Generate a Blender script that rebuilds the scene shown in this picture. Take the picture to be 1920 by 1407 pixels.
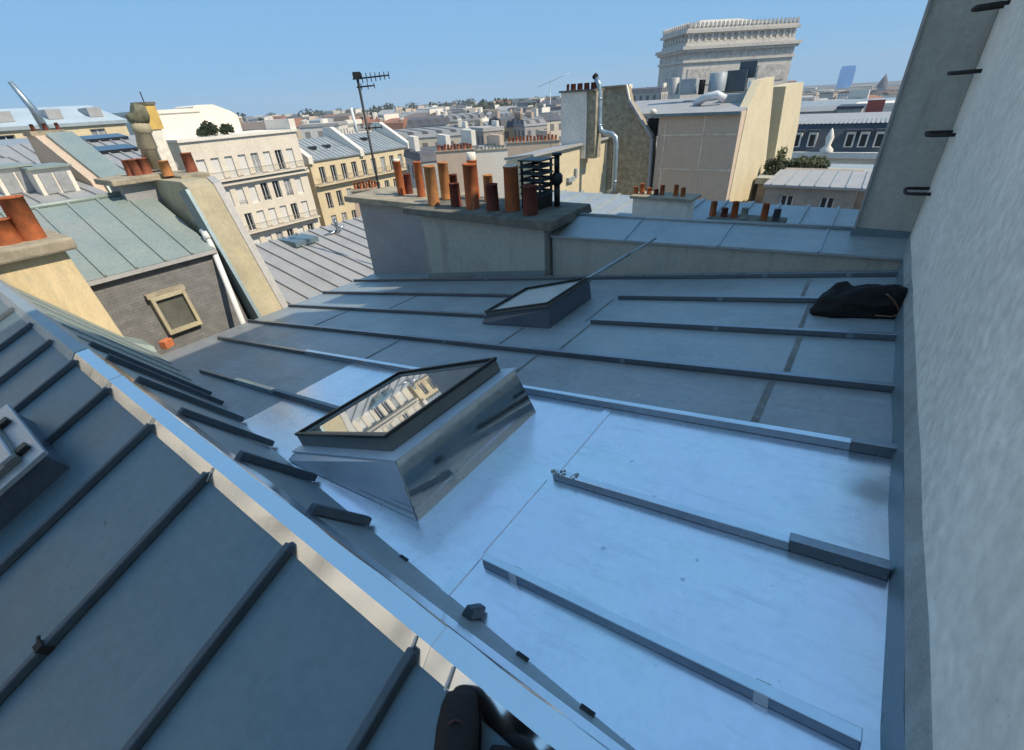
import bpy, bmesh, math, random
from mathutils import Vector, Matrix, noise as mnoise
for o in list(bpy.data.objects): bpy.data.objects.remove(o, do_unlink=True)
S = bpy.context.scene
COL = S.collection
rad = math.radians
# ------------------------------------------------------------------ camera
FPX, PITCH, ROLL, YAW = 852.5, rad(31.412), rad(-3.744), rad(37.578)
CS, SN = math.cos, math.sin
_fh = Vector((-SN(YAW), CS(YAW), 0)); _r0 = Vector((CS(YAW), SN(YAW), 0)); _up = Vector((0, 0, 1))
FWD = CS(PITCH)*_fh - SN(PITCH)*_up
_d0 = -(SN(PITCH)*_fh + CS(PITCH)*_up)
RGT = CS(ROLL)*_r0 - SN(ROLL)*_d0
DWN = CS(ROLL)*_d0 + SN(ROLL)*_r0
cam = bpy.data.cameras.new('camera'); camo = bpy.data.objects.new('camera', cam); COL.objects.link(camo)
cam.sensor_fit = 'HORIZONTAL'; cam.sensor_width = 36; cam.lens = FPX/1920*36
cam.clip_start = 0.05; cam.clip_end = 20000
m = Matrix.Identity(4)
for i in range(3):
    m[i][0] = RGT[i]; m[i][1] = -DWN[i]; m[i][2] = -FWD[i]
camo.matrix_world = m
S.camera = camo
# ------------------------------------------------------------------ light
SUN_EL, SUN_AZ = rad(47), rad(12)          # azimuth measured from +X towards +Y
sd = Vector((CS(SUN_EL)*CS(SUN_AZ), CS(SUN_EL)*SN(SUN_AZ), SN(SUN_EL)))
W = bpy.data.worlds.new('World'); S.world = W; W.use_nodes = True
nt = W.node_tree; nt.nodes.clear()
wo = nt.nodes.new('ShaderNodeOutputWorld'); bg = nt.nodes.new('ShaderNodeBackground'); sky = nt.nodes.new('ShaderNodeTexSky')
sky.sky_type = 'NISHITA'; sky.sun_disc = False; sky.sun_elevation = SUN_EL
sky.sun_rotation = math.pi/2 - SUN_AZ
sky.air_density = 1.0; sky.dust_density = 0.0; sky.ozone_density = 6.0; sky.altitude = 60
bg.inputs['Strength'].default_value = 0.12
gm = nt.nodes.new('ShaderNodeGamma'); gm.inputs[1].default_value = .12      # evens out the steep horizon to zenith contrast
tn = nt.nodes.new('ShaderNodeVectorMath'); tn.operation = 'MULTIPLY'; tn.inputs[1].default_value = (1.36, 2.70, 4.25)
nt.links.new(sky.outputs[0], gm.inputs[0]); nt.links.new(gm.outputs[0], tn.inputs[0]); nt.links.new(tn.outputs[0], bg.inputs[0]); nt.links.new(bg.outputs[0], wo.inputs[0])
sl = bpy.data.lights.new('sun', 'SUN'); sl.energy = 3.9; sl.angle = rad(0.53); sl.color = (1, 0.87, 0.68)
so = bpy.data.objects.new('sun', sl); COL.objects.link(so); so.location = (30, 5, 40)
so.rotation_euler = sd.to_track_quat('Z', 'Y').to_euler()
S.view_settings.view_transform = 'Standard'; S.view_settings.look = 'None'
S.view_settings.exposure = 0.34; S.view_settings.gamma = 1
S.render.engine = 'CYCLES'
S.cycles.max_bounces = 6
# ------------------------------------------------------------------ points
def ray(x, y): return RGT*(x-960) + DWN*(y-703.5) + FWD*FPX
def ptx(x, y, X): r = ray(x, y); return r*(X/r.x)
def pty(x, y, Y): r = ray(x, y); return r*(Y/r.y)
def ptz(x, y, Z): r = ray(x, y); return r*(Z/r.z)
def ptr(x, y, R): r = ray(x, y); return r*(R/math.hypot(r.x, r.y))
def ptp(x, y, P, n): r = ray(x, y); return r*(P.dot(n)/r.dot(n))
# ------------------------------------------------------------------ mesh helper
class MB:
    def __init__(s): s.v = []; s.f = []; s.sm = []
    def add(s, vs, fs, smooth=False):
        b = len(s.v); s.v += [Vector(v) for v in vs]
        for f in fs: s.f.append([b+i for i in f]); s.sm.append(smooth)
    def hexa(s, p):   # 4 bottom (ccw from above) + 4 top
        s.add(p, [(3,2,1,0), (4,5,6,7), (0,1,5,4), (1,2,6,5), (2,3,7,6), (3,0,4,7)])
    def box(s, x0, x1, y0, y1, z0, z1):
        s.hexa([(x0,y0,z0),(x1,y0,z0),(x1,y1,z0),(x0,y1,z0),(x0,y0,z1),(x1,y0,z1),(x1,y1,z1),(x0,y1,z1)])
    def prism(s, pts, d):
        d = Vector(d); n = len(pts); P = [Vector(p) for p in pts]
        nn = Vector((0,0,0))
        for i in range(n): nn += P[i].cross(P[(i+1)%n])
        if nn.dot(d) > 0: P = P[::-1]
        s.add(P+[p+d for p in P], [tuple(range(n)), tuple(range(2*n-1, n-1, -1))] + [(i, n+i, n+(i+1)%n, (i+1)%n)[::-1] if False else ((i+1)%n, i, n+i, n+(i+1)%n)[::1] for i in range(n)])
    def bar(s, a, b, w, h, up=(0,0,1), wt=None):     # beam from a to b lying on a line, width w, height h
        a = Vector(a); b = Vector(b); d = (b-a).normalized(); u = Vector(up); u = (u - d*u.dot(d)).normalized(); q = d.cross(u)
        wt = w if wt is None else wt
        pts = []
        for e, ww in ((0, w), (h, wt)):
            pts += [a - q*(-ww/2) + u*e, a + q*(-ww/2) + u*e, b + q*(-ww/2) + u*e, b - q*(-ww/2) + u*e]
        s.hexa([pts[1], pts[2], pts[3], pts[0], pts[5], pts[6], pts[7], pts[4]][::1])
    def tube(s, path, r, n=10, caps=True, radii=None):
        P = [Vector(p) for p in path]; rings = []
        u = None
        for i, p in enumerate(P):
            d = (P[min(i+1, len(P)-1)] - P[max(i-1, 0)]).normalized()
            if u is None: u = d.orthogonal().normalized()
            else: u = (u - d*u.dot(d)).normalized()
            q = d.cross(u); rr = radii[i] if radii else r
            rings.append([p + (u*CS(2*math.pi*k/n) + q*SN(2*math.pi*k/n))*rr for k in range(n)])
        vs = [v for R in rings for v in R]; fs = []
        for i in range(len(P)-1):
            for k in range(n): fs.append((i*n+k, i*n+(k+1)%n, (i+1)*n+(k+1)%n, (i+1)*n+k))
        s.add(vs, fs, True)
        if caps: s.add(rings[0], [tuple(range(n))[::-1]]); s.add(rings[-1], [tuple(range(n))])
    def lathe(s, prof, o=(0,0,0), n=20):
        o = Vector(o); vs = []; fs = []
        for r, z in prof:
            for k in range(n): vs.append(o + Vector((r*CS(2*math.pi*k/n), r*SN(2*math.pi*k/n), z)))
        for i in range(len(prof)-1):
            for k in range(n): fs.append((i*n+k, i*n+(k+1)%n, (i+1)*n+(k+1)%n, (i+1)*n+k))
        s.add(vs, fs, True)
    def build(s, name, mat, parent=None, local=False, bevel=0, kind=None, origin=None, subsurf=0):
        me = bpy.data.meshes.new(name)
        if parent is not None and not local: org = Vector(parent['_w'])
        elif parent is not None: org = Vector((0,0,0))
        elif origin is not None: org = Vector(origin)
        else:
            lo = [min(v[i] for v in s.v) for i in range(3)]; hi = [max(v[i] for v in s.v) for i in range(3)]
            org = Vector(((lo[0]+hi[0])/2, (lo[1]+hi[1])/2, lo[2]))
        me.from_pydata([v-org for v in s.v], [], s.f)
        me.polygons.foreach_set('use_smooth', s.sm)
        bm = bmesh.new(); bm.from_mesh(me); bmesh.ops.remove_doubles(bm, verts=bm.verts, dist=1e-5); bmesh.ops.recalc_face_normals(bm, faces=bm.faces); bm.to_mesh(me); bm.free()
        me.update()
        o = bpy.data.objects.new(name, me); COL.objects.link(o)
        if mat: me.materials.append(mat)
        if parent is not None: o.parent = parent; o['_w'] = tuple(Vector(parent['_w'])) if not local else (0,0,0)
        else: o.location = org; o['_w'] = tuple(org)
        if bevel:
            b = o.modifiers.new('bevel', 'BEVEL'); b.width = bevel; b.segments = 2; b.limit_method = 'ANGLE'; b.angle_limit = rad(40)
        if subsurf:
            b = o.modifiers.new('sub', 'SUBSURF'); b.levels = subsurf; b.render_levels = subsurf
        if kind: o['kind'] = kind
        return o
def tag(o, label=None, cat=None, group=None, kind=None):
    if label: o['label'] = label
    if cat: o['category'] = cat
    if group: o['group'] = group
    if kind: o['kind'] = kind
    return o
def thing(name, loc, label, cat, group=None, rz=0):
    o = bpy.data.objects.new(name, None); COL.objects.link(o); o.location = loc; o.rotation_euler = (0, 0, rz)
    o['_w'] = tuple(loc); o.empty_display_size = .2
    return tag(o, label, cat, group)
def place(name, me, parent, loc, rz=0, mat=None):   # a further part sharing mesh data, local coordinates
    o = bpy.data.objects.new(name, me); COL.objects.link(o); o.parent = parent; o.location = loc; o.rotation_euler = (0, 0, rz)
    o['_w'] = (0,0,0); return o
def dup(root, loc, label=None, rz=None, scale=None):
    r = root.copy(); COL.objects.link(r); r.location = loc
    if rz is not None: r.rotation_euler = (0, 0, rz)
    if scale: r.scale = scale
    if label: r['label'] = label
    for ch in list(root.children):
        c = ch.copy(); COL.objects.link(c); c.parent = r
        for g in list(ch.children):
            d = g.copy(); COL.objects.link(d); d.parent = c
    return r
# ------------------------------------------------------------------ materials
def mat(name, col, rough=.7, metal=0, var=.25, scale=3, bump=.0, bscale=40, col2=None, stretch=(1,1,1), spec=None, fine=.1, rvar=.1, bump2=0, b2scale=3, stain=None, stain_scale=1.2, stain_amt=.5, brick=None, grid=None, streak=None, specks=None, blot=None):
    M = bpy.data.materials.new(name); M.use_nodes = True; N = M.node_tree.nodes; L = M.node_tree.links
    B = N['Principled BSDF']; B.inputs['Metallic'].default_value = metal
    if spec is not None: B.inputs['Specular IOR Level'].default_value = spec
    tc = N.new('ShaderNodeTexCoord'); mp = N.new('ShaderNodeMapping'); mp.inputs['Scale'].default_value = stretch
    L.new(tc.outputs['Object'], mp.inputs['Vector'])
    oi = N.new('ShaderNodeObjectInfo'); av = N.new('ShaderNodeVectorMath'); av.operation = 'MULTIPLY_ADD'
    L.new(oi.outputs['Random'], av.inputs[0]); av.inputs[1].default_value = (37, 21, 11); L.new(mp.outputs[0], av.inputs[2])
    def noise(sc, det=5, ro=.6, vec=av.outputs[0]):
        n = N.new('ShaderNodeTexNoise'); n.inputs['Scale'].default_value = sc; n.inputs['Detail'].default_value = det; n.inputs['Roughness'].default_value = ro
        L.new(vec, n.inputs['Vector']); return n
    n1 = noise(scale); n2 = noise(scale*14, 3)
    rp = N.new('ShaderNodeValToRGB'); rp.color_ramp.elements[0].position = .3; rp.color_ramp.elements[1].position = .7
    c2 = col2 if col2 else tuple(min(1, c*(1+var)) for c in col); c1 = col if col2 else tuple(c*(1-var) for c in col)
    rp.color_ramp.elements[0].color = (*c1, 1); rp.color_ramp.elements[1].color = (*c2, 1)
    L.new(n1.outputs['Fac'], rp.inputs[0]); cur = rp.outputs[0]
    def mix(a, b, fac, mode='MIX'):
        x = N.new('ShaderNodeMix'); x.data_type = 'RGBA'; x.blend_type = mode
        for sck, val in ((x.inputs[6], a), (x.inputs[7], b)):
            if isinstance(val, tuple): sck.default_value = val
            else: L.new(val, sck)
        if isinstance(fac, float): x.inputs[0].default_value = fac
        else: L.new(fac, x.inputs[0])
        return x.outputs[2]
    if fine:
        mr = N.new('ShaderNodeMapRange'); L.new(n2.outputs['Fac'], mr.inputs[0]); mr.inputs[1].default_value = .3; mr.inputs[2].default_value = .7; mr.inputs[3].default_value = 1-fine; mr.inputs[4].default_value = 1+fine
        cb = N.new('ShaderNodeCombineColor'); [L.new(mr.outputs[0], cb.inputs[i]) for i in range(3)]
        cur = mix(cur, cb.outputs[0], 1.0, 'MULTIPLY')
    if stain:
        n3 = noise(stain_scale, 6, .65); r3 = N.new('ShaderNodeValToRGB'); r3.color_ramp.elements[0].position = .52; r3.color_ramp.elements[1].position = .68
        L.new(n3.outputs['Fac'], r3.inputs[0])
        ml = N.new('ShaderNodeMath'); ml.operation = 'MULTIPLY'; ml.inputs[1].default_value = stain_amt; L.new(r3.outputs[0], ml.inputs[0])
        cur = mix(cur, (*stain, 1), ml.outputs[0])
    if blot:      # broad irregular weathering
        bc, bs, ba = blot; nb_ = noise(bs, 8, .72); rb = N.new('ShaderNodeValToRGB'); rb.color_ramp.elements[0].position = .45; rb.color_ramp.elements[1].position = .75
        L.new(nb_.outputs['Fac'], rb.inputs[0]); mb_ = N.new('ShaderNodeMath'); mb_.operation = 'MULTIPLY'; mb_.inputs[1].default_value = ba; L.new(rb.outputs[0], mb_.inputs[0]); cur = mix(cur, (*bc, 1), mb_.outputs[0])
    if streak:    # fine run marks and scratches
        st_, kc, ka, lo = streak; m2 = N.new('ShaderNodeMapping'); m2.inputs['Scale'].default_value = st_; m2.inputs['Rotation'].default_value = (0, 0, .12); L.new(av.outputs[0], m2.inputs['Vector'])
        ns = noise(1, 6, .7, m2.outputs[0]); rs = N.new('ShaderNodeValToRGB'); rs.color_ramp.elements[0].position = lo; rs.color_ramp.elements[1].position = lo+.14
        L.new(ns.outputs['Fac'], rs.inputs[0]); ms_ = N.new('ShaderNodeMath'); ms_.operation = 'MULTIPLY'; ms_.inputs[1].default_value = ka; L.new(rs.outputs[0], ms_.inputs[0]); cur = mix(cur, (*kc, 1), ms_.outputs[0])
    if specks:    # droppings, scuffs and dirt spots
        for sc_, thr, kc, ka in specks:
            vo = N.new('ShaderNodeTexVoronoi'); vo.inputs['Scale'].default_value = sc_; nd = noise(sc_*2.5, 3); va_ = N.new('ShaderNodeVectorMath'); va_.operation = 'MULTIPLY_ADD'; L.new(nd.outputs['Color'], va_.inputs[0]); va_.inputs[1].default_value = (.25/sc_*2,)*3; L.new(av.outputs[0], va_.inputs[2]); L.new(va_.outputs[0], vo.inputs['Vector'])
            ng = noise(sc_*.35, 2); ad_ = N.new('ShaderNodeMapRange'); L.new(ng.outputs['Fac'], ad_.inputs[0]); ad_.inputs[1].default_value = .42; ad_.inputs[2].default_value = .7; ad_.inputs[3].default_value = 0; ad_.inputs[4].default_value = thr
            lt = N.new('ShaderNodeMath'); lt.operation = 'LESS_THAN'; L.new(vo.outputs['Distance'], lt.inputs[0]); L.new(ad_.outputs[0], lt.inputs[1])
            mm_ = N.new('ShaderNodeMath'); mm_.operation = 'MULTIPLY'; mm_.inputs[1].default_value = ka; L.new(lt.outputs[0], mm_.inputs[0]); cur = mix(cur, (*kc, 1), mm_.outputs[0])
    hgt = None
    if brick:
        bw, bh, mcol, ms, ax = brick
        sp = N.new('ShaderNodeSeparateXYZ'); L.new(tc.outputs['Object'], sp.inputs[0]); ad = N.new('ShaderNodeMath'); L.new(sp.outputs[0], ad.inputs[0]); L.new(sp.outputs[1], ad.inputs[1])
        cv = N.new('ShaderNodeCombineXYZ'); L.new(ad.outputs[0], cv.inputs[0]); L.new(sp.outputs[2], cv.inputs[1])
        bt = N.new('ShaderNodeTexBrick'); L.new(cv.outputs[0], bt.inputs['Vector']); bt.inputs['Scale'].default_value = 1; bt.inputs['Brick Width'].default_value = bw; bt.inputs['Row Height'].default_value = bh; bt.inputs['Mortar Size'].default_value = ms
        bt.inputs['Color1'].default_value = (.9,.9,.9,1); bt.inputs['Color2'].default_value = (1.08,1.08,1.08,1); bt.inputs['Mortar'].default_value = (*mcol, 1)
        cur = mix(cur, bt.outputs['Color'], 1.0, 'MULTIPLY')
    if grid:    # rows of far windows
        pw, ph, wc = grid
        sp = N.new('ShaderNodeSeparateXYZ'); L.new(tc.outputs['Object'], sp.inputs[0]); ad = N.new('ShaderNodeMath'); L.new(sp.outputs[0], ad.inputs[0]); L.new(sp.outputs[1], ad.inputs[1])
        def band(src, per, lo, hi):
            a = N.new('ShaderNodeMath'); a.operation = 'MULTIPLY'; a.inputs[1].default_value = 1/per; L.new(src, a.inputs[0])
            b = N.new('ShaderNodeMath'); b.operation = 'FRACT'; L.new(a.outputs[0], b.inputs[0])
            c = N.new('ShaderNodeMath'); c.operation = 'GREATER_THAN'; c.inputs[1].default_value = lo; L.new(b.outputs[0], c.inputs[0])
            d = N.new('ShaderNodeMath'); d.operation = 'LESS_THAN'; d.inputs[1].default_value = hi; L.new(b.outputs[0], d.inputs[0])
            e = N.new('ShaderNodeMath'); e.operation = 'MULTIPLY'; L.new(c.outputs[0], e.inputs[0]); L.new(d.outputs[0], e.inputs[1]); return e.outputs[0]
        e = N.new('ShaderNodeMath'); e.operation = 'MULTIPLY'; L.new(band(ad.outputs[0], pw, .3, .72), e.inputs[0]); L.new(band(sp.outputs[2], ph, .2, .72), e.inputs[1])
        cur = mix(cur, (*wc, 1), e.outputs[0])
    L.new(cur, B.inputs['Base Color'])
    mr = N.new('ShaderNodeMapRange'); L.new(n1.outputs['Fac'], mr.inputs[0]); mr.inputs[1].default_value = .25; mr.inputs[2].default_value = .75; mr.inputs[3].default_value = max(.02, rough-rvar); mr.inputs[4].default_value = min(1, rough+rvar)
    L.new(mr.outputs[0], B.inputs['Roughness'])
    prev = None
    for st, sc, ds in ((bump, bscale, .01), (bump2, b2scale, .05)):
        if st:
            nb = noise(sc, 4); bp = N.new('ShaderNodeBump'); bp.inputs['Strength'].default_value = st; bp.inputs['Distance'].default_value = ds; L.new(nb.outputs['Fac'], bp.inputs['Height'])
            if prev: L.new(prev, bp.inputs['Normal'])
            prev = bp.outputs[0]
    if prev: L.new(prev, B.inputs['Normal'])
    return M
M = {}
ZN = dict(rough=.45, metal=.35, scale=1.6, bump=.15, bscale=60, bump2=.12, b2scale=2.2, fine=.08, rvar=.1)
M['zinc_old'] = mat('weathered_zinc', (.31,.37,.395), col2=(.39,.43,.44), blot=((.18,.215,.22), 1.1, .5), streak=((1.5,16,4), (.50,.54,.56), .35, .55), specks=((6, .10, (.10,.11,.12), .6), (4.3, .09, (.62,.64,.62), .6)), stain=(.37,.39,.40), stain_scale=2.3, stain_amt=.35, **ZN)
M['zinc_old2'] = mat('weathered_zinc_brownish', (.31,.335,.355), col2=(.37,.385,.39), blot=((.20,.195,.19), 1.3, .55), streak=((1.5,16,4), (.50,.54,.56), .35, .55), specks=((6, .10, (.10,.11,.12), .6), (4.3, .09, (.62,.64,.62), .6)), stain=(.2,.2,.21), stain_scale=1.8, stain_amt=.4, **ZN)
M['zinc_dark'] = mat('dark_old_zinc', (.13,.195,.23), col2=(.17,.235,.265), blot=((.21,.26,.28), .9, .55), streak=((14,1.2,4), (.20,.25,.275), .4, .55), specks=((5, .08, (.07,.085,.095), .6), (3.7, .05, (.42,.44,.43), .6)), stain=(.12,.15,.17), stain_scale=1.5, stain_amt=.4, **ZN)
M['batten'] = mat('batten_zinc', (.26,.30,.35), col2=(.34,.38,.42), **{**ZN, 'metal': .85, 'rough': .3})
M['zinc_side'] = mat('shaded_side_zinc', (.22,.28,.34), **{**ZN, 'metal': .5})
M['batten_dark'] = mat('shaded_dark_batten_zinc', (.065,.088,.108), col2=(.10,.125,.145), **ZN)  # dark near-slope zinc, also paints the shaded sides of the main battens
M['zinc_satin'] = mat('satin_zinc', (.62,.68,.75), rough=.4, metal=.35, var=.05, scale=3, fine=.03)
M['stained_yellow'] = mat('streaked_yellow_render', (.62,.50,.31), rough=.95, var=.12, scale=2, bump=.3, bscale=40, stretch=(3,3,.6), stain=(.42,.38,.27), stain_scale=1.6, stain_amt=.7, spec=.2)
M['zinc_new'] = mat('new_zinc', (.93,.89,.99), col2=(.88,.97,.98), rough=.27, metal=.93, blot=((.74,.77,.87), 1.7, .5), streak=((3,20,4), (.62,.67,.74), .4, .54), specks=((9, .11, (.38,.42,.48), .6), (26, .14, (.5,.55,.6), .5)), scale=2.0, bump2=.08, b2scale=2.0, fine=.03, rvar=.09, stain=(.68,.75,.81), stain_scale=5, stain_amt=.4)
M['zinc_new_batten'] = mat('new_zinc_batten', (.74,.80,.85), rough=.2, metal=1, var=.08, scale=4, fine=.03)
M['zinc_cap'] = mat('new_ridge_zinc', (.86,.87,.88), rough=.14, metal=1, var=.03, scale=2, fine=.015, rvar=.04, bump2=.02, b2scale=3)
M['zinc_mirror'] = mat('bright_folded_zinc', (.66,.66,.65), rough=.06, metal=1, var=.04, scale=2, fine=.02, bump2=.025, b2scale=1.6, rvar=.03)
M['zinc_green'] = mat('pale_green_zinc', (.25,.315,.30), col2=(.31,.355,.33), rough=.55, metal=.25, scale=1.5, stain=(.36,.34,.32), stain_scale=1.2, stain_amt=.3)
M['zinc_pale'] = mat('sunlit_pale_zinc', (.37,.365,.36), rough=.6, metal=.15, var=.12, scale=1.2, stain=(.30,.30,.30))
M['zinc_blue'] = mat('bluish_far_zinc', (.33,.37,.39), rough=.55, metal=.2, var=.15, scale=.8, stain=(.3,.36,.36), stain_amt=.4)
M['stucco'] = mat('grey_render', (.78,.73,.64), rough=.95, var=.10, scale=1.1, bump=.16, bscale=150, fine=.16, blot=((.60,.58,.52), .7, .5), streak=((1,2.2,.3), (.6,.58,.52), .35, .54), specks=((30, .18, (.5,.48,.44), .5), (3.1, .06, (.45,.42,.38), .5)), stain=(.82,.76,.66), stain_scale=.9, stain_amt=.5, spec=.2)
M['stucco_dark'] = mat('dark_grey_render', (.42,.43,.385), blot=((.28,.28,.25), 1.6, .6), streak=((4,4,.5), (.26,.26,.235), .55, .5), rough=.95, var=.18, scale=1.6, bump=.4, bscale=45, stain=(.5,.49,.43), stain_scale=1.3, stain_amt=.5, spec=.2)
M['stucco_purple'] = mat('mauve_grey_render', (.325,.325,.335), rough=.95, var=.12, scale=1.6, bump=.3, bscale=45, spec=.2, stain=(.38,.36,.36))
M['mortar'] = mat('old_mortar', (.33,.34,.32), rough=.95, var=.2, scale=6, bump=.5, bscale=40, spec=.2)
M['concrete_slab'] = mat('chimney_concrete', (.36,.31,.23), rough=.95, var=.25, scale=5, bump=.5, bscale=50, stain=(.13,.13,.11), stain_scale=3, stain_amt=.6, spec=.2)
M['concrete_dark'] = mat('sooty_concrete', (.16,.155,.13), rough=.95, var=.3, scale=5, bump=.5, bscale=50, stain=(.05,.06,.05), stain_scale=3, stain_amt=.7, spec=.2)
M['yellow_render'] = mat('yellowed_render', (.42,.37,.26), blot=((.26,.25,.19), 1.8, .6), streak=((5,5,.7), (.5,.42,.25), .5, .52), rough=.95, var=.15, scale=2, bump=.4, bscale=40, stain=(.27,.25,.18), stain_scale=2.2, stain_amt=.6, spec=.2)
M['yellow_wall'] = mat('cream_party_wall', (.60,.52,.36), rough=.95, var=.07, scale=.8, bump=.2, bscale=20, stain=(.6,.5,.34), stain_scale=.5, spec=.2)
M['beige_wall'] = mat('taupe_render', (.56,.44,.34), rough=.95, var=.05, scale=1, bump=.2, bscale=20, spec=.2, stain=(.52,.41,.31))
M['rubble'] = mat('rubble_stone', (.34,.30,.22), rough=1, var=.35, scale=5, bump=.8, bscale=12, stain=(.2,.17,.12), stain_scale=4, stain_amt=.7, spec=.1)
M['moss'] = mat('mossy_stone', (.16,.16,.11), rough=1, var=.5, scale=7, bump=.8, bscale=15, stain=(.30,.28,.2), stain_scale=5, stain_amt=.6, spec=.1)
M['slate'] = mat('grey_slate', (.165,.165,.165), rough=.8, var=.2, scale=6, bump=.2, brick=(.11,.045,(.75,.75,.75),.004,0), stain=(.2,.195,.19), spec=.3)
M['slate_dark'] = mat('dark_slate', (.055,.065,.08), rough=.6, var=.3, scale=2, fine=.15)
M['terra'] = mat('terracotta', (.43,.125,.045), blot=((.13,.06,.035), 4, .7), streak=((9,9,1.5), (.52,.30,.18), .35, .56), rough=.85, var=.2, scale=7, bump=.2, bscale=60, stain=(.2,.07,.035), stain_scale=6, stain_amt=.5, spec=.25)
M['terra_old'] = mat('dull_old_terracotta', (.28,.10,.06), rough=.9, var=.3, scale=7, stain=(.14,.06,.04), stain_scale=5, stain_amt=.6, spec=.2)
M['terra_pale'] = mat('pale_terracotta', (.50,.22,.085), blot=((.22,.10,.05), 4, .7), streak=((9,9,1.5), (.58,.40,.25), .35, .56), rough=.85, var=.2, scale=7, bump=.2, bscale=60, stain=(.3,.12,.05), stain_scale=6, stain_amt=.5, spec=.25)
M['terra_dark'] = mat('sooty_shaded_terracotta', (.15,.045,.03), rough=.85, var=.35, scale=7, bump=.2, stain=(.06,.03,.02), stain_scale=6, spec=.25)
M['pot_white'] = mat('white_pot_lining', (.72,.68,.6), rough=.8, var=.1, scale=8)
M['soot'] = mat('soot', (.012,.011,.01), rough=.95, var=.2)
M['black_metal'] = mat('black_metal', (.02,.022,.024), rough=.45, var=.3, scale=10, metal=.3)
M['iron'] = mat('rusty_iron', (.035,.03,.028), rough=.7, var=.4, scale=12, metal=.4)
M['steel'] = mat('galvanised_steel', (.33,.40,.44), rough=.4, metal=.7, var=.15, scale=5)
M['frame_grey'] = mat('grey_window_frame', (.16,.165,.15), rough=.4, metal=.4, var=.08, scale=8)
M['gasket'] = mat('black_gasket', (.012,.013,.015), rough=.35, var=.2)
M['alu'] = mat('pale_aluminium', (.52,.53,.54), rough=.4, metal=.6, var=.1, scale=6)
M['bag'] = mat('black_bag_cloth', (.012,.011,.012), rough=.7, var=.4, scale=12, bump=.8, bscale=25, bump2=.6, b2scale=9, spec=.2)
M['strap'] = mat('brown_strap', (.16,.09,.05), rough=.6, var=.2, scale=20)
M['shoe'] = mat('dark_shoe_leather', (.009,.006,.007), rough=.75, var=.3, scale=20, bump=.2)
M['lace'] = mat('dark_red_seam', (.06,.02,.022), rough=.7, var=.2)
M['trouser'] = mat('dark_trouser_cloth', (.004,.004,.006), rough=1, var=.3, scale=30, bump=.3, spec=.1)
M['skin'] = mat('skin', (.5,.3,.22), rough=.6, var=.05)
M['brickred'] = mat('orange_brick', (.55,.17,.07), rough=.9, var=.2, scale=20, bump=.3)
M['cream'] = mat('cream_facade', (.72,.65,.54), streak=((1.2,1.2,.15), (.5,.44,.35), .35, .55), rough=.9, var=.05, scale=.4, stain=(.62,.55,.45), stain_scale=.3, stain_amt=.4, spec=.2, bump=.1, bscale=10)
M['grey_brown'] = mat('grey_brown_render', (.33,.285,.24), rough=.95, var=.15, scale=1.5, stain=(.22,.2,.19), stain_scale=2, stain_amt=.6, spec=.2)
M['yellow_facade'] = mat('yellow_stone_facade', (.66,.55,.36), streak=((1.2,1.2,.15), (.45,.37,.24), .35, .55), rough=.9, var=.06, scale=.4, stain=(.58,.48,.33), stain_scale=.3, spec=.2)
M['white_facade'] = mat('white_facade', (.76,.71,.62), rough=.9, var=.05, scale=.4, spec=.2)
M['window_white'] = mat('white_window_frame', (.72,.72,.70), rough=.6, var=.05)
M['window_dark'] = mat('dark_window_glass', (.02,.024,.03), rough=.08, var=.3, scale=.6, spec=.6)
M['window_curtain'] = mat('curtained_window', (.30,.31,.32), rough=.25, var=.4, scale=.9, spec=.5)
M['shutter'] = mat('white_roller_blind', (.66,.65,.62), rough=.7, var=.06, scale=1)
M['rail'] = mat('grey_balcony_iron', (.25,.24,.23), rough=.7, var=.2)
M['arc_stone'] = mat('monument_stone', (.62,.57,.50), blot=((.42,.39,.35), .12, .6), streak=((.5,.5,.06), (.36,.34,.31), .5, .5), rough=.95, var=.10, scale=.12, fine=.12, stain=(.58,.54,.47), stain_scale=.15, spec=.1, bump=.3, bscale=2)
M['arc_relief'] = mat('carved_stone', (.55,.51,.45), blot=((.25,.235,.21), .9, .75), rough=.95, var=.3, scale=.6, fine=.2, spec=.1, bump=.6, bscale=1.5)
M['leaf'] = mat('dark_hedge_leaf', (.036,.052,.022), rough=.7, var=.5, scale=2)
M['leaf2'] = mat('light_hedge_leaf', (.08,.095,.04), rough=.7, var=.4, scale=2)
M['leaf_far'] = mat('far_tree_leaf', (.05,.065,.04), rough=.9, var=.4, scale=.3)
M['bark'] = mat('bark', (.08,.06,.045), rough=.95, var=.3, scale=8)
M['ground'] = mat('street_ground', (.10,.10,.10), rough=.95, var=.3, scale=.02)
M['duct_white'] = mat('white_duct', (.62,.64,.66), rough=.5, var=.12, scale=3, metal=.1)
M['ac_dark'] = mat('dark_plant_box', (.06,.085,.10), rough=.5, var=.2, scale=3)
M['ac_grey'] = mat('grey_plant_box', (.32,.36,.38), rough=.5, var=.15, scale=3)
M['blue_tower'] = mat('haze_blue_tower', (.10,.50,.95), rough=.5, var=.06, scale=.05, grid=(6, 4, (.08,.42,.85)))
M['pale_blue_roof'] = mat('pale_blue_roof', (.42,.50,.54), rough=.5, var=.1, scale=.3)
M['red_panel'] = mat('red_hoarding', (.38,.08,.06), rough=.7, var=.2, scale=.6)
FARW = [mat('far_wall_%s' % n, c, rough=.95, var=.08, scale=.15, grid=g, spec=.1) for n, c, g in (
    ('cream', (.62,.55,.44), (2.4,3.1,(.2,.19,.19))), ('white', (.72,.68,.6), (3,3.2,(.3,.29,.28))), ('grey', (.42,.40,.37), (2.2,3.0,(.15,.15,.16))),
    ('ochre', (.56,.43,.28), (2.6,3.1,(.2,.17,.15))), ('taupe', (.38,.32,.27), (2.4,3.3,(.14,.13,.13))))]
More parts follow.
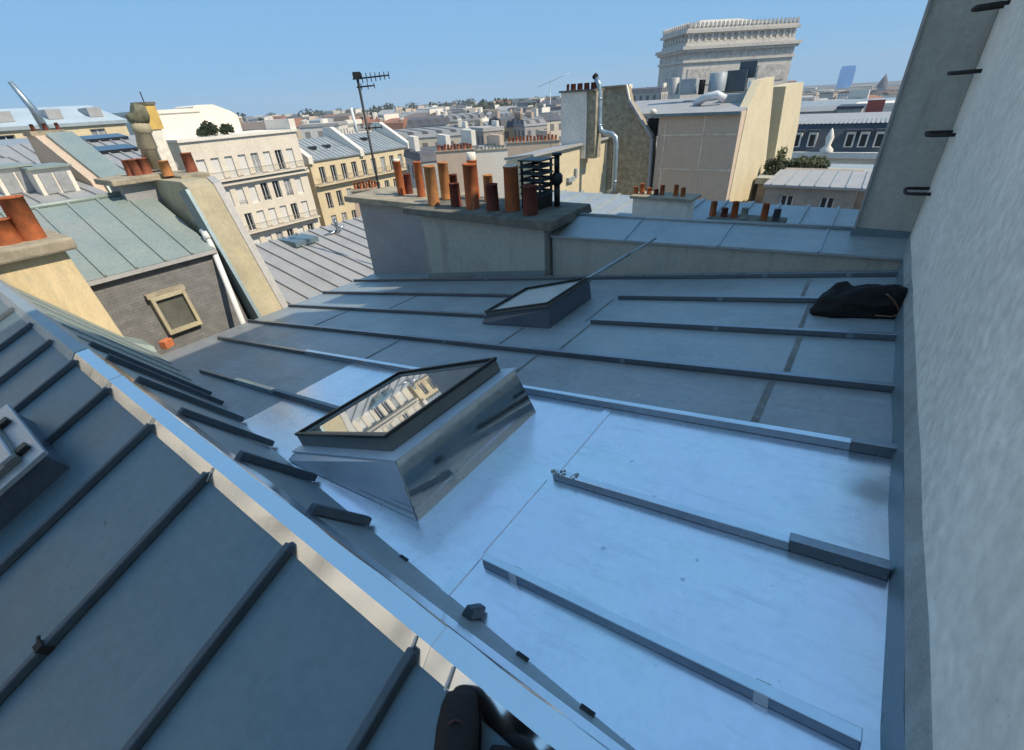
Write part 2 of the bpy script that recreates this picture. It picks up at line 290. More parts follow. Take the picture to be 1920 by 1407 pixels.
FARR = [mat('far_roof_%s' % n, c, rough=.7, var=.15, scale=.2, spec=.2, grid=(2.6, 2.6, (.10,.10,.11)) if n in ('zinc', 'slate') else None) for n, c in (('zinc', (.27,.28,.29)), ('slate', (.12,.125,.14)), ('tile', (.30,.15,.10)), ('pale', (.40,.39,.37)), ('brown', (.20,.165,.14)))]

def smudge(m, P, r, col):      # a soft dark stain with a ragged edge at one place (object space)
    N = m.node_tree.nodes; L = m.node_tree.links; B = N['Principled BSDF']
    src = B.inputs['Base Color'].links[0].from_socket
    tc = N.new('ShaderNodeTexCoord'); nz = N.new('ShaderNodeTexNoise'); nz.inputs['Scale'].default_value = 7; L.new(tc.outputs['Object'], nz.inputs['Vector'])
    sc = N.new('ShaderNodeVectorMath'); sc.operation = 'SCALE'; sc.inputs['Scale'].default_value = .12; L.new(nz.outputs['Color'], sc.inputs[0])
    ad = N.new('ShaderNodeVectorMath'); ad.operation = 'ADD'; L.new(tc.outputs['Object'], ad.inputs[0]); L.new(sc.outputs[0], ad.inputs[1])
    di = N.new('ShaderNodeVectorMath'); di.operation = 'DISTANCE'; L.new(ad.outputs[0], di.inputs[0]); di.inputs[1].default_value = tuple(Vector(P)+Vector((.06, .06, .06)))
    mr = N.new('ShaderNodeMapRange'); mr.interpolation_type = 'SMOOTHSTEP'; L.new(di.outputs['Value'], mr.inputs[0]); mr.inputs[1].default_value = r*.2; mr.inputs[2].default_value = r; mr.inputs[3].default_value = .75; mr.inputs[4].default_value = 0
    x = N.new('ShaderNodeMix'); x.data_type = 'RGBA'; L.new(mr.outputs[0], x.inputs[0]); L.new(src, x.inputs[6]); x.inputs[7].default_value = (*col, 1); L.new(x.outputs[2], B.inputs['Base Color'])
# ================================================================== OUR ROOF
SL = math.tan(rad(9.735)); Z0 = -1.6625
def RZ(x): return Z0 + SL*x
RN = Vector((-SL, 0, 1)).normalized(); RP = Vector((0, 0, Z0))
def onroof(x, y): return ptp(x, y, RP, RN)
T2 = math.tan(rad(23.3)); T3 = 1.40
def yr(x): return .405 - .012*x            # near foot of the ridge cap
CAPW = .095
def yr2(x): return yr(x) + CAPW
def yv(x): return yr2(x) + (-1.5 - RZ(x))/T3   # valley where the far slope meets the main roof
def NZ(x, y): return -1.5 - T2*(yr(x)-y)
XW, XL = .48, -7.95                         # wall face, left edge of roof
# --- main low-slope roof: one sheet per bay
main = thing('zinc_roof', (-3.5, 3, RZ(-3.5)), 'low sloping grey zinc roof with batten rolls and a patch of bright new zinc beside the grey wall', 'roof')
bays = [('v', .95), (.95, 1.6), (1.6, 2.36), (2.36, 3.03), (3.03, 3.78), (3.78, 4.5), (4.5, 5.24), (5.24, 6.6)]
XNEW = -3.95
def strip(mb, x0, x1, ya, yb, dz=0, n=14, th=.02):
    top = []; bot = []
    for i in range(n+1):
        x = x0 + (x1-x0)*i/n
        a = yv(x)-.03 if ya == 'v' else ya(x) if callable(ya) else ya
        b = yb(x) if callable(yb) else yb
        a = min(a, b-.002)
        top.append(((x, a, RZ(x)+dz), (x, b, RZ(x)+dz)))
    vs = []; fs = []
    for a, b in top: vs += [a, b, (a[0], a[1], a[2]-th), (b[0], b[1], b[2]-th)]
    for i in range(n):
        k = 4*i
        fs += [(k, k+4, k+5, k+1), (k+2, k+3, k+7, k+6), (k, k+2, k+6, k+4), (k+1, k+5, k+7, k+3)]
    fs += [(0, 1, 3, 2), (4*n, 4*n+2, 4*n+3, 4*n+1)]
    mb.add(vs, fs)
for i, (a, b) in enumerate(bays):
    mb = MB(); strip(mb, XL, XW, a, b)
    mb.build('zinc_sheet', M['zinc_old2'] if i in (1, 2, 3) else M['zinc_old'], main)
mb = MB(); strip(mb, XNEW, XW-.02, 'v', 2.36, .006, 24, .004)
mb.build('new_zinc_sheet', M['zinc_new'], main)
smudge(M['zinc_new'], onroof(1640, 925)-Vector(main['_w']), .16, (.3,.32,.34))
# left and hidden sides so the roof has body
mb = MB(); mb.box(XL+.01, XW, 1.0, 6.55, -7, RZ(XL)-.05); mb.build('wall', M['cream'], main)
def batten(y, x0, x1, mname='batten', w=.046, h=.038, nm='batten', par=main, dz=.004, clips=()):
    mb = MB(); mb.bar((x0, y, RZ(x0)+dz), (x1, y, RZ(x1)+dz), w, h, RN, w*.72)
    o = mb.build(nm, M['batten_dark'] if 'new' not in mname else M['zinc_side'], par, bevel=.005)  # side shade put into the colour: darker body below a lighter cap
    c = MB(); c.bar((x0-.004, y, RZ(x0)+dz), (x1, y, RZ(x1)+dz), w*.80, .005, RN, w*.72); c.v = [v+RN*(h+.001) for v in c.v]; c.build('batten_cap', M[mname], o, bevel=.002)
    for cx in clips:
        c = MB(); c.bar((cx-.02, y, RZ(cx-.02)+dz), (cx+.02, y, RZ(cx+.02)+dz), w+.008, h+.005, RN, w*.72+.008)
        c.build('joint_clip', M['zinc_dark'] if mname == 'batten' else M['alu'], o)
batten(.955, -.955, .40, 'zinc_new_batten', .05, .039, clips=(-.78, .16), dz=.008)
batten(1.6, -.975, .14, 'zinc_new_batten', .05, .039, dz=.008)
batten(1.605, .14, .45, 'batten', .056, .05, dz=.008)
mb = MB()
random.seed(4)
for k in range(26):
    x = -.99 + random.random()*.16; y = 1.6 + random.uniform(-.022, .022); r = random.uniform(.004, .010)
    mb.lathe([(0, -r), (r, -.3*r), (r*.8, r*.6), (0, r)], (x, y, RZ(x)+.05+random.random()*.006), 6)
mb.build('moss_clump', M['mortar'], main)
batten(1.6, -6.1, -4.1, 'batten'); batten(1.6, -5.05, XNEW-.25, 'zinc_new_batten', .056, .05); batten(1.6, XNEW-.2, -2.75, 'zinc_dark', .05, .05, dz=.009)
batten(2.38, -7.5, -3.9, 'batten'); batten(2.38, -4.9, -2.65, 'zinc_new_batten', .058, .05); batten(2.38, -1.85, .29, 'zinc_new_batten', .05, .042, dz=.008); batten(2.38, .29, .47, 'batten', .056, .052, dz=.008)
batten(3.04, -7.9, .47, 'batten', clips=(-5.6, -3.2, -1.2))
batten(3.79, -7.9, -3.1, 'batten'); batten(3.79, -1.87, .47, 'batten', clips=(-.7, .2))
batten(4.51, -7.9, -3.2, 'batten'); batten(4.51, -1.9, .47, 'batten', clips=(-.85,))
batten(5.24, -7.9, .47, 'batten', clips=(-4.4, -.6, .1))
M['lap_stain'] = mat('brownish_lap_stain', (.19,.19,.18), rough=.7, var=.4, scale=9, metal=.2, stain=(.29,.32,.33), stain_scale=6, stain_amt=.9)
def seam(x, y0, y1, dz=.0, w=.03, mname='lap_stain'):
    mb = MB(); mb.hexa([(x-w/2, y0, RZ(x-w/2)+dz-.004), (x+w/2, y0, RZ(x+w/2)+dz-.004), (x+w/2, y1, RZ(x+w/2)+dz-.004), (x-w/2, y1, RZ(x-w/2)+dz-.004),
                        (x-w/2, y0, RZ(x-w/2)+dz+.007), (x+w/2, y0, RZ(x+w/2)+dz+.003), (x+w/2, y1, RZ(x+w/2)+dz+.003), (x-w/2, y1, RZ(x-w/2)+dz+.007)])
    mb.build('lap_seam', M[mname], main)
seam(-1.02, .6, .99, .008, .05, 'zinc_new'); seam(-1.03, .99, 1.56, .008, .05, 'zinc_new'); seam(-1.0, 1.64, 2.34, .008, .05, 'zinc_new')
seam(-.16, 2.42, 3.0, .001, .038); seam(-.1, 3.08, 3.76, .001, .036); seam(-.12, 3.83, 4.48, .001); seam(-.2, 4.55, 5.2, .001)
seam(-1.86, 3.08, 3.76, .001, .02); seam(-2.55, 3.08, 3.6, .001, .02); seam(-1.95, 3.83, 4.48, .001, .02); seam(-3.9, 2.42, 3.0, .001, .02); seam(-6, 3.08, 3.76, .001, .02); seam(-2.0, 2.42, 3.0, .001, .02)
seam(-5.2, 3.83, 4.48, .001, .02); seam(.02, 5.28, 5.45, .001, .02)
# wall flashing and the upright along the wall
fl = MB()
n = 20
for i in range(n):
    y0 = -.6 + 6.5*i/n; y1 = -.6 + 6.5*(i+1)/n
    a = .006*math.sin(i*2.1); b = .006*math.sin((i+1)*2.1)
    fl.hexa([(XW-.035+a, y0, RZ(XW)-.02), (XW-.006, y0, RZ(XW)-.02), (XW-.006, y1, RZ(XW)-.02), (XW-.035+b, y1, RZ(XW)-.02),
             (XW-.022+a, y0, RZ(XW)+.13), (XW-.006, y0, RZ(XW)+.13), (XW-.006, y1, RZ(XW)+.13), (XW-.022+b, y1, RZ(XW)+.13)])
fl.build('wall_flashing', M['zinc_dark'], main)
# --- ridge roof in the foreground
ridge = thing('ridge_roof', (-2, .4, -1.5), 'dark steep zinc roof in the foreground with a bright ridge capping', 'roof')
def nslab(mb, x0, x1, y0, th=.02, dz=0):
    # near slope: from y0 up to the ridge
    mb.hexa([(x0, y0, NZ(x0, y0)-th), (x1, y0, NZ(x1, y0)-th), (x1, yr(x1)+.02, -1.5-th+.02*T2), (x0, yr(x0)+.02, -1.5-th+.02*T2),
             (x0, y0, NZ(x0, y0)+dz), (x1, y0, NZ(x1, y0)+dz), (x1, yr(x1)+.02, -1.5+.02*T2+dz), (x0, yr(x0)+.02, -1.5+.02*T2+dz)])
xb = [XW, -.06, -.775, -1.49, -2.23, -2.95, -3.68, -4.40, -5.05, -5.70, -6.42, -7.12, -7.85]
XE = -8.35
for i in range(len(xb)):
    a = xb[i+1] if i+1 < len(xb) else XE
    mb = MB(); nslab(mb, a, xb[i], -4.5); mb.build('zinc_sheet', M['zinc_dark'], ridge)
NN = Vector((0, -T2, 1)).normalized()
for i, x in enumerate(xb[1:]):
    mb = MB(); y1 = yr(x)-.005
    y0 = -4.4
    mb.bar((x, y0, NZ(x, y0)+.003), (x, y1, NZ(x, y1)+.003), .043, .038, NN, .032)
    o = mb.build('batten', M['batten_dark'], ridge, bevel=.006)
    for cy in ((-.35, -2.1) if i % 2 else (-.9, -2.6)):
        c = MB(); c.bar((x, cy-.014, NZ(x, cy-.014)+.003), (x, cy+.014, NZ(x, cy+.014)+.004), .055, .049, NN, .042)
        c.bar((x-.02, cy-.01, NZ(x, cy)+.045), (x-.035, cy+.0, NZ(x, cy)+.06), .015, .005, NN)
        c.build('joint_clip', M['iron'], o)
# far slope of the ridge down to the valley
mb = MB(); N_ = 24
vs = []; fs = []
for i in range(N_+1):
    x = XE + (XW-XE)*i/N_
    a = (x, yr2(x)-.02, -1.5+.02*T3-.012); b = (x, yv(x)+.015, RZ(x)+.0-.015*T3)
    vs += [a, b, (a[0], a[1]-.02, a[2]-.03), (b[0], b[1]-.03, b[2]-.02)]
for i in range(N_):
    k = 4*i; fs += [(k, k+4, k+5, k+1), (k+2, k+3, k+7, k+6), (k, k+2, k+6, k+4), (k+1, k+5, k+7, k+3)]
fs += [(0, 1, 3, 2), (4*N_, 4*N_+2, 4*N_+3, 4*N_+1)]
nb_ = sum(1 for i in range(N_) if XE + (XW-XE)*i/N_ < -5.1)
for lo_, hi_, mm_ in ((0, nb_, 'zinc_green'), (nb_, N_, 'zinc_old')):
    mb = MB(); f2 = []
    for i in range(lo_, hi_):
        k = 4*(i-lo_); f2 += [(k, k+4, k+5, k+1), (k+2, k+3, k+7, k+6), (k, k+2, k+6, k+4), (k+1, k+5, k+7, k+3)]
    e_ = 4*(hi_-lo_); f2 += [(0, 1, 3, 2), (e_, e_+2, e_+3, e_+1)]
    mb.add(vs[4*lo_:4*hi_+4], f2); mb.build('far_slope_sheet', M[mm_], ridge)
FN = Vector((0, T3, 1)).normalized()
for i, x in enumerate([-.82, -1.72, -2.42, -3.2, -3.95, -4.6, -5.05, -5.4, -5.9, -6.5, -7.1, -7.7]):
    if i == 0:
        mb = MB(); ya = yv(x)-.06; yb = yv(x)+.01
    else:
        mb = MB(); ya = yr2(x)+.08; yb = yv(x)-.0
    za = -1.5 - (ya-yr2(x))*T3; zb = -1.5 - (yb-yr2(x))*T3
    mb.bar((x, ya, za-.004), (x, yb, zb+.012), *((.05, .045) if x > -5.2 else (.03, .014)), FN, .036 if x > -5.2 else .025); mb.build('batten', M['batten_dark'] if x > -5.2 else M['zinc_green'], ridge, bevel=.006)
# ridge capping: bright new length and a dull old length
def cap(x0, x1, mname, nm, n=10, lift=0):
    vs = []; fs = []
    for i in range(n+1):
        x = x0 + (x1-x0)*i/n; y = yr(x)
        w = .003*math.sin(i*1.7)
        prof = [(y-.028, -1.514), (y-.030+w*.2, -1.5025+lift), (y+.016, -1.449+lift), (y+CAPW*.95+w, -1.447+lift), (y+CAPW+.004, -1.455+lift), (y+CAPW+.012, -1.485+lift), (y+CAPW+.075, -1.485-.072*T3+lift), (y+CAPW+.072, -1.5-.072*T3+lift)]
        vs += [(x, a, b) for a, b in prof]; m_ = len(prof)
    for i in range(n):
        for j in range(m_): fs.append((i*m_+j, i*m_+(j+1) % m_, (i+1)*m_+(j+1) % m_, (i+1)*m_+j))
    fs += [tuple(range(m_))[::-1], tuple(range(n*m_, n*m_+m_))]
    mb = MB(); mb.add(vs, fs); return mb.build(nm, M[mname], ridge)
lens = [.47, -.72, -2.25, -3.72, -4.42]
for i in range(len(lens)-1): cap(lens[i+1]-.03, lens[i], 'zinc_cap', 'ridge_capping', lift=.002*(i % 2))
cap(XE, -4.5, 'zinc_old', 'old_ridge_capping', lift=-.008)
mb = MB()
for x in (-.78, -.62, -2.2, -2.95, -3.68):
    mb.bar((x, yr(x)-.036, -1.500), (x, yr(x)+.012, -1.4475), .008, .003, (0, -1, 1))
mb.build('capping_clip', M['alu'], ridge)
mb = MB()
for x in (-.05, -.3, -.58, -1.35): mb.bar((x, yv(x)-.02, RZ(x)+.03), (x+.05, yv(x)-.02, RZ(x)+.03), .016, .008)
mb.build('valley_clip', M['black_metal'], ridge)
# --- the big rendered wall on the right
wall = thing('rendered_wall', (XW+.5, 2, -1.6), 'tall rough grey rendered wall along the right side of the roof with iron rungs', 'wall')
mb = MB(); mb.prism([(XW, -7, -7), (XW, 14, -7), (XW, 14, 2.6), (XW, 8.2, 3.0), (XW, 7.4, 4.4), (XW, 6.2, 4.5), (XW, 6.19, 5.5), (XW, 5.62, 5.5), (XW, 5.61, 4.35), (XW, 5.2, 4.35), (XW, 5.19, 5.6), (XW, -7, 5.9)], (.9, 0, 0)); mb.build('wall_body', M['stucco'], wall)  # out-of-view top and far end shaped to set the roof's shadow edge
mb = MB()
for i in range(14):
    y0 = .0 + 5.85*i/14; y1 = y0 + 5.85/14
    a = .008*math.sin(i*2.7); b = .008*math.sin((i+1)*2.7)
    mb.hexa([(XW-.024, y0, RZ(XW)+.13), (XW+.02, y0, RZ(XW)+.13), (XW+.02, y1, RZ(XW)+.13), (XW-.024, y1, RZ(XW)+.13),
             (XW-.004, y0, RZ(XW)+.22+a), (XW+.02, y0, RZ(XW)+.24+a), (XW+.02, y1, RZ(XW)+.24+b), (XW-.004, y1, RZ(XW)+.22+b)])
mb.build('mortar_fillet', M['mortar'], wall)
PY = 5.86; PX = .035
mb = MB(); mb.box(PX, XW-.003, PY, PY+1.1, -3, 3.4); mb.build('chimney_stack', M['stucco_dark'], wall)
mb = MB(); mb.box(PX-.02, PX-.001, PY-.03, PY+.3, -1.4, 3.4); mb.build('corner_flashing', M['zinc_pale'], wall)
mb = MB(); mb.box(PX-.03, XW-.004, PY-.035, PY-.003, -1.45, -1.33); mb.build('base_flashing', M['zinc_dark'], wall)
for z, y in ((-.92, 5.62), (-.46, 5.33), (-.03, 5.14), (.37, 5.45)):
    y = 5.62 - (z+.92)*.1; mb = MB()
    mb.tube([(XW+.02, y-.14, z), (XW-.14, y-.14, z-.005), (XW-.165, y-.12, z-.005), (XW-.175, y-.08, z-.005), (XW-.175, y+.08, z-.005), (XW-.165, y+.12, z-.005), (XW-.14, y+.14, z-.005), (XW+.02, y+.14, z)], .014, 8)
    mb.build('iron_rung', M['iron'], wall)
# --- parapet behind the roof
par = thing('low_parapet', (-1.5, 5.5, RZ(-1.5)), 'low grey parapet with sloping zinc coping behind the roof and right of the chimney', 'parapet')
xa, xz = -3.32, .5
def pz(x): return -1.49 + (x-.25)*.0515      # front lip
mb = MB(); mb.hexa([(xa, 5.43, RZ(xa)-.1), (xz, 5.43, RZ(xz)-.1), (xz, 5.95, RZ(xz)-.1), (xa, 5.95, RZ(xa)-.1), (xa, 5.43, pz(xa)-.004), (xz, 5.43, pz(xz)-.004), (xz, 5.95, pz(xz)+.09), (xa, 5.95, pz(xa)+.09)]); mb.build('parapet_wall', M['stucco_dark'], par)
def cz(x, y): return pz(x) + .024 + (y-5.38)*.27*(1-.45*(x-xa)/(xz-xa))
xs = [xa, -2.25, -1.15, -.2, .5]
for i in range(4):
    a, b = xs[i], xs[i+1]-.004
    mb = MB(); mb.hexa([(a, 5.385, pz(a)), (b, 5.385, pz(b)), (b, 5.98, cz(b, 5.98)-.03), (a, 5.98, cz(a, 5.98)-.03), (a, 5.385, pz(a)+.026), (b, 5.385, pz(b)+.024), (b, 5.98, cz(b, 5.98)), (a, 5.98, cz(a, 5.98))]); mb.build('coping_sheet', M['zinc_old'], par)
    if i: mb = MB(); mb.bar((a, 5.39, pz(a)+.024), (a+.0, 5.97, cz(a, 5.97)), .016, .012); mb.build('coping_seam', M['batten'], par)
mb = MB(); mb.tube([(xa, 5.97, cz(xa, 5.97)+.008), (xz-.45, 5.97, cz(xz-.45, 5.97)+.008)], .022, 8); mb.build('coping_roll', M['zinc_old'], par)

# ================================================================== SKYLIGHTS
def skylight(x1, x0, y0, y1, zt1, zt0, label, mats, fh=.10, inset=.05, ir=None, fr=.02, ff=.03, inf=None, name='skylight'):
    inf = inset if inf is None else inf
    ir = inset if ir is None else ir
    # x1 high (right) end, x0 low end; zt top-of-curb heights
    t = thing(name, ((x0+x1)/2, (y0+y1)/2, RZ((x0+x1)/2)), label, 'skylight')
    mb = MB(); fl_ = .02
    mb.hexa([(x0-fl_, y0-ff, RZ(x0)+.003), (x1+fr, y0-ff, RZ(x1+fr)+.003), (x1+fr, y1+fl_, RZ(x1+fr)+.003), (x0-fl_, y1+fl_, RZ(x0)+.003), (x0, y0, zt0), (x1, y0, zt1), (x1, y1, zt1), (x0, y1, zt0)])
    mb.build('curb', M[mats[0]], t, bevel=.004)
    if inf != inset:
        A_ = [Vector(v) for v in ((x0-fl_+.03, y0-ff-.004, RZ(x0)+.015), (x1+fr-.012, y0-ff-.004, RZ(x1+fr)+.008), (x1-.004, y0-.004, zt1-.002), (x0+.0, y0-.004, zt0-.002))]
        mb = MB(); mb.prism(A_, (0, .003, 0)); mb.build('curb_front', M['zinc_satin'], t)
        mb = MB(); a_, b_ = A_[0].lerp(A_[3], .3), A_[1].lerp(A_[2], .13); mb.bar(a_, b_, .008, .006, (0, -1, .2)); a_, b_ = A_[0].lerp(A_[3], .7), A_[1].lerp(A_[2], .24); mb.bar(a_, b_, .006, .005, (0, -1, .2)); mb.build('fold_seam', M['zinc_old'], t)
    sl_ = (zt1-zt0)/(x1-x0); n_ = Vector((-sl_, 0, 1)).normalized(); d_ = Vector((1, 0, sl_)).normalized()
    A = Vector((x0, y0, zt0)); Lx = (x1-x0)/d_.x; Ly = y1-y0
    def P(u, v, w): return A + d_*u + Vector((0, v, 0)) + n_*w
    def blk(mb, u0, u1, v0, v1, w0, w1):
        mb.hexa([P(u0, v0, w0), P(u1, v0, w0), P(u1, v1, w0), P(u0, v1, w0), P(u0, v0, w1), P(u1, v0, w1), P(u1, v1, w1), P(u0, v1, w1)])
    mb = MB(); blk(mb, -.012, Lx+.012, -.012, Ly+.012, .002, .014); mb.build('curb_flange', M[mats[1]], t)
    i_ = inset
    mb = MB()
    fw = .06
    blk(mb, i_, Lx-ir, inf, inf+fw, .015, fh); blk(mb, i_, Lx-ir, Ly-i_-fw, Ly-i_, .015, fh)
    blk(mb, i_, i_+fw, inf+fw, Ly-i_-fw, .015, fh); blk(mb, Lx-ir-fw, Lx-ir, inf+fw, Ly-i_-fw, .015, fh)
    mb.build('window_frame', M[mats[2]], t, bevel=.004)
    mb = MB()
    g0, g1, g2, g3 = i_-.006, .022, ir-.006, inf-.006
    for (u0, u1, v0, v1) in ((g0, Lx-g2, g3, g3+g1), (g0, Lx-g2, Ly-g0-g1, Ly-g0), (g0, g0+g1, g3+g1, Ly-g0-g1), (Lx-g2-g1, Lx-g2, g3+g1, Ly-g0-g1)): blk(mb, u0, u1, v0, v1, fh+.001, fh+.02)
    mb.build('frame_edge', M['gasket'], t, bevel=.006)
    mb = MB(); blk(mb, i_+fw-.01, Lx-ir-fw+.01, inf+fw-.01, Ly-i_-fw+.01, fh-.012, fh-.004); mb.build('glass_pane', M[mats[3]], t)
    return t, P, Lx, Ly
M['glass'] = mat('skylight_glass', (.80,.82,.80), rough=.02, metal=.85, var=.1, scale=2, spec=1, fine=0, rvar=.01)
def glassify(m, base, coat, ior):
    b = m.node_tree.nodes['Principled BSDF']; b.inputs['IOR'].default_value = ior; b.inputs['Specular Tint'].default_value = (1, 1, 1, 1)
glassify(M['glass'], 0, 1, 2.6)
M['glass_white'] = mat('white_blind_glass', (.62,.62,.60), rough=.12, var=.05, scale=2, spec=.6, fine=0)
M['curb_old'] = mat('old_curb_zinc', (.10,.125,.16), rough=.4, metal=.4, var=.15, scale=3, bump=.1)
skylight(-1.62, -2.84, 1.06, 2.14, -1.60, -2.10, 'new skylight on a polished zinc curb with glass mirroring a cream facade', ('zinc_mirror', 'zinc_satin', 'frame_grey', 'glass'), .10, .02, .11, fr=.155, ff=.06, inf=.06)
skylight(-2.26, -3.13, 3.62, 4.5, -1.845, -2.125, 'small older dark framed skylight with white pane near the chimney', ('curb_old', 'curb_old', 'frame_grey', 'glass_white'), .045, .02)
mb = MB(); a = Vector((-2.36, 4.47, -1.86)); b = pty(1230, 447, 5.02)
d = b-a
mb.tube([a, a+d*.66], .02, 8); mb.tube([a+d*.6, b], .012, 8)
tag(mb.build('metal_pole', M['steel']), 'thin grey metal pole slanting up from the small older skylight', 'pole')
# skylight on the near slope, cropped by the left edge
def np_(px, py, lift): return ptp(px, py, Vector((0, yr(0), -1.5+lift)), NN)
t = thing('roof_window', (-3.7, -.2, NZ(-3.7, -.2)), 'raised pale aluminium roof window on the dark near slope, cut by the left edge', 'skylight')
def blk2(mb, x0, x1, y0, y1, w0, w1):
    P = lambda x, y, w: Vector((x, y, NZ(x, y))) + NN*w
    mb.hexa([P(x0, y0, w0), P(x1, y0, w0), P(x1, y1, w0), P(x0, y1, w0), P(x0, y0, w1), P(x1, y0, w1), P(x1, y1, w1), P(x0, y1, w1)])
LIFT = .17
c1 = np_(105, 825, LIFT); c2 = np_(37, 752, LIFT)
X1, Y1 = c1.x, c1.y; Xl = c2.x
mb = MB(); blk2(mb, X1-.86, X1-.02, Y1-1.1, Y1-.02, 0, LIFT-.03); mb.build('curb', M['curb_old'], t)
mb = MB(); blk2(mb, X1-.88, X1, Y1-1.12, Y1, LIFT-.03, LIFT); mb.build('frame', M['alu'], t, bevel=.004)
mb = MB(); blk2(mb, X1-.80, X1-.085, Y1-1.04, Y1-.085, LIFT, LIFT+.035); mb.build('sash', M['frame_grey'], t, bevel=.004)
mb = MB(); blk2(mb, X1-.75, X1-.14, Y1-1.0, Y1-.16, LIFT+.036, LIFT+.042); mb.build('glass_pane', M['glass_white'], t)
mb = MB(); blk2(mb, X1-.8, X1-.09, Y1-.15, Y1-.09, LIFT+.036, LIFT+.06); mb.build('sash_bar', M['alu'], t, bevel=.004)
for k in (.16, .62):
    mb = MB(); blk2(mb, X1-k-.03, X1-k+.03, Y1-.085, Y1-.03, LIFT+.001, LIFT+.03); mb.build('hinge', M['black_metal'], t, bevel=.005)

# ================================================================== MAIN CHIMNEY
ch = thing('chimney', (-5.4, 5.8, -2.9), 'broad grey rendered chimney with two stepped concrete caps at the end of the roof', 'chimney')
mb = MB(); mb.box(-5.72, -3.37, 5.3, 6.15, -3.3, -1.53); mb.build('front_stack', M['stucco_dark'], ch, bevel=.01)
mb = MB(); mb.box(-8.0, -5.722, 5.82, 6.7, -3.6, -1.58); mb.build('rear_stack', M['stucco_purple'], ch, bevel=.01)
mb = MB(); mb.hexa([(-6.0, 5.16, -1.53), (-3.17, 5.16, -1.53), (-3.2, 6.38, -1.53), (-6.0, 6.38, -1.53), (-5.98, 5.17, -1.43), (-3.18, 5.17, -1.405), (-3.22, 6.35, -1.405), (-5.98, 6.35, -1.43)]); mb.build('front_cap', M['concrete_dark'], ch, bevel=.012)
mb = MB(); mb.box(-8.24, -6.003, 5.68, 6.85, -1.58, -1.475); mb.build('rear_cap', M['concrete_slab'], ch, bevel=.012)
mb = MB(); mb.box(-6.0, -3.3, 5.27, 5.297, -2.95, RZ(-3.37)+.0); 
mb = MB(); mb.hexa([(-5.74, 5.27, RZ(-5.74)), (-3.36, 5.27, RZ(-3.36)), (-3.36, 5.297, RZ(-3.36)), (-5.74, 5.297, RZ(-5.74)), (-5.74, 5.285, RZ(-5.74)+.12), (-3.36, 5.285, RZ(-3.36)+.12), (-3.36, 5.297, RZ(-3.36)+.12), (-5.74, 5.297, RZ(-5.74)+.12)]); mb.build('base_flashing', M['zinc_dark'], ch)
def pot_mesh(h, r, taper=.92, n=18):
    mb = MB(); rt = r*taper
    mb.lathe([(r*1.04, 0), (r*1.0, .02), (rt, h*.96), (rt*1.07, h*.965), (rt*1.07, h), (rt*.84, h), (rt*.82, h*.5)], (0,0,0), n)
    return mb
def pot(px, pyb, pyt, Y, r, mname, label, group='terracotta pots on the main chimney', lining=None, nm='chimney_pot', zb=None, cap_=None):
    if zb is None: zb = -1.405
    a = pty(px, pyb, Y); t_ = pty(px, pyt, Y); h = t_.z - zb
    base = Vector((t_.x, Y, zb))
    t = thing(nm, base, label, 'chimney pot', group)
    pot_mesh(h, r).build('pot_body', M[mname], t, local=True)
    mb = MB(); mb.lathe([(r*.8, 0), (0, .001)], (0, 0, h*.8), 14); mb.build('soot_lining', M['soot'], t, local=True)
    if lining:
        mb = MB(); mb.lathe([(r*.8, -.02), (r*.86, .0), (r*.84, lining), (r*.7, lining), (r*.68, 0)], (0, 0, h), 16); mb.build('liner', M['pot_white'], t, local=True)
    return t
SLB = -1.415; SLR = -1.475
pot(743, 352, 302, 6.2, .075, 'terra', 'orange pot with pale mortar rim, leftmost tall pot on the main chimney', zb=SLR, lining=.03)
pot(762, 355, 326, 6.35, .075, 'terra_dark', 'short shade darkened pot between the two leftmost tall pots of the main chimney', zb=SLR)  # dark colour stands in for the shadow of the taller pots
pot(781, 352, 303, 6.2, .075, 'terra', 'second tall orange pot from the left on the main chimney', zb=SLR)
pot(804, 380, 311, 5.5, .095, 'terra_pale', 'tall pale orange pot standing foremost at the joint of the two caps', zb=SLB)
pot(829, 360, 304, 5.95, .09, 'terra_pale', 'ochre pot standing behind the foremost tall pale pot', zb=SLB)
pot(851, 381, 344, 5.55, .085, 'terra_dark', 'short dark pot right of the foremost tall pale pot', zb=SLB)
pot(849, 352, 327, 6.15, .07, 'terra_dark', 'very short sooty pot peeping between taller pots at the back of the main chimney', zb=SLB)
pot(879, 384, 307, 5.5, .105, 'terra', 'tallest orange red pot in the middle of the front cap', zb=SLB)
pot(884, 350, 300, 6.15, .085, 'terra', 'tall pot with a long white liner behind the tallest pot', zb=SLB, lining=.11)
pot(914, 372, 328, 6.05, .08, 'terra_pale', 'short yellowish pot behind the small dark pot', zb=SLB)
pot(921, 385, 345, 5.5, .095, 'terra_dark', 'short dark pot right of the tallest orange red pot', zb=SLB)
pot(957, 386, 312, 5.6, .11, 'terra', 'wide red pot beside the black louvred cowl', zb=SLB, lining=.02)
pot(993, 390, 348, 5.45, .105, 'terra_dark', 'wide low blackened pot in front of the black louvred cowl', zb=SLB)
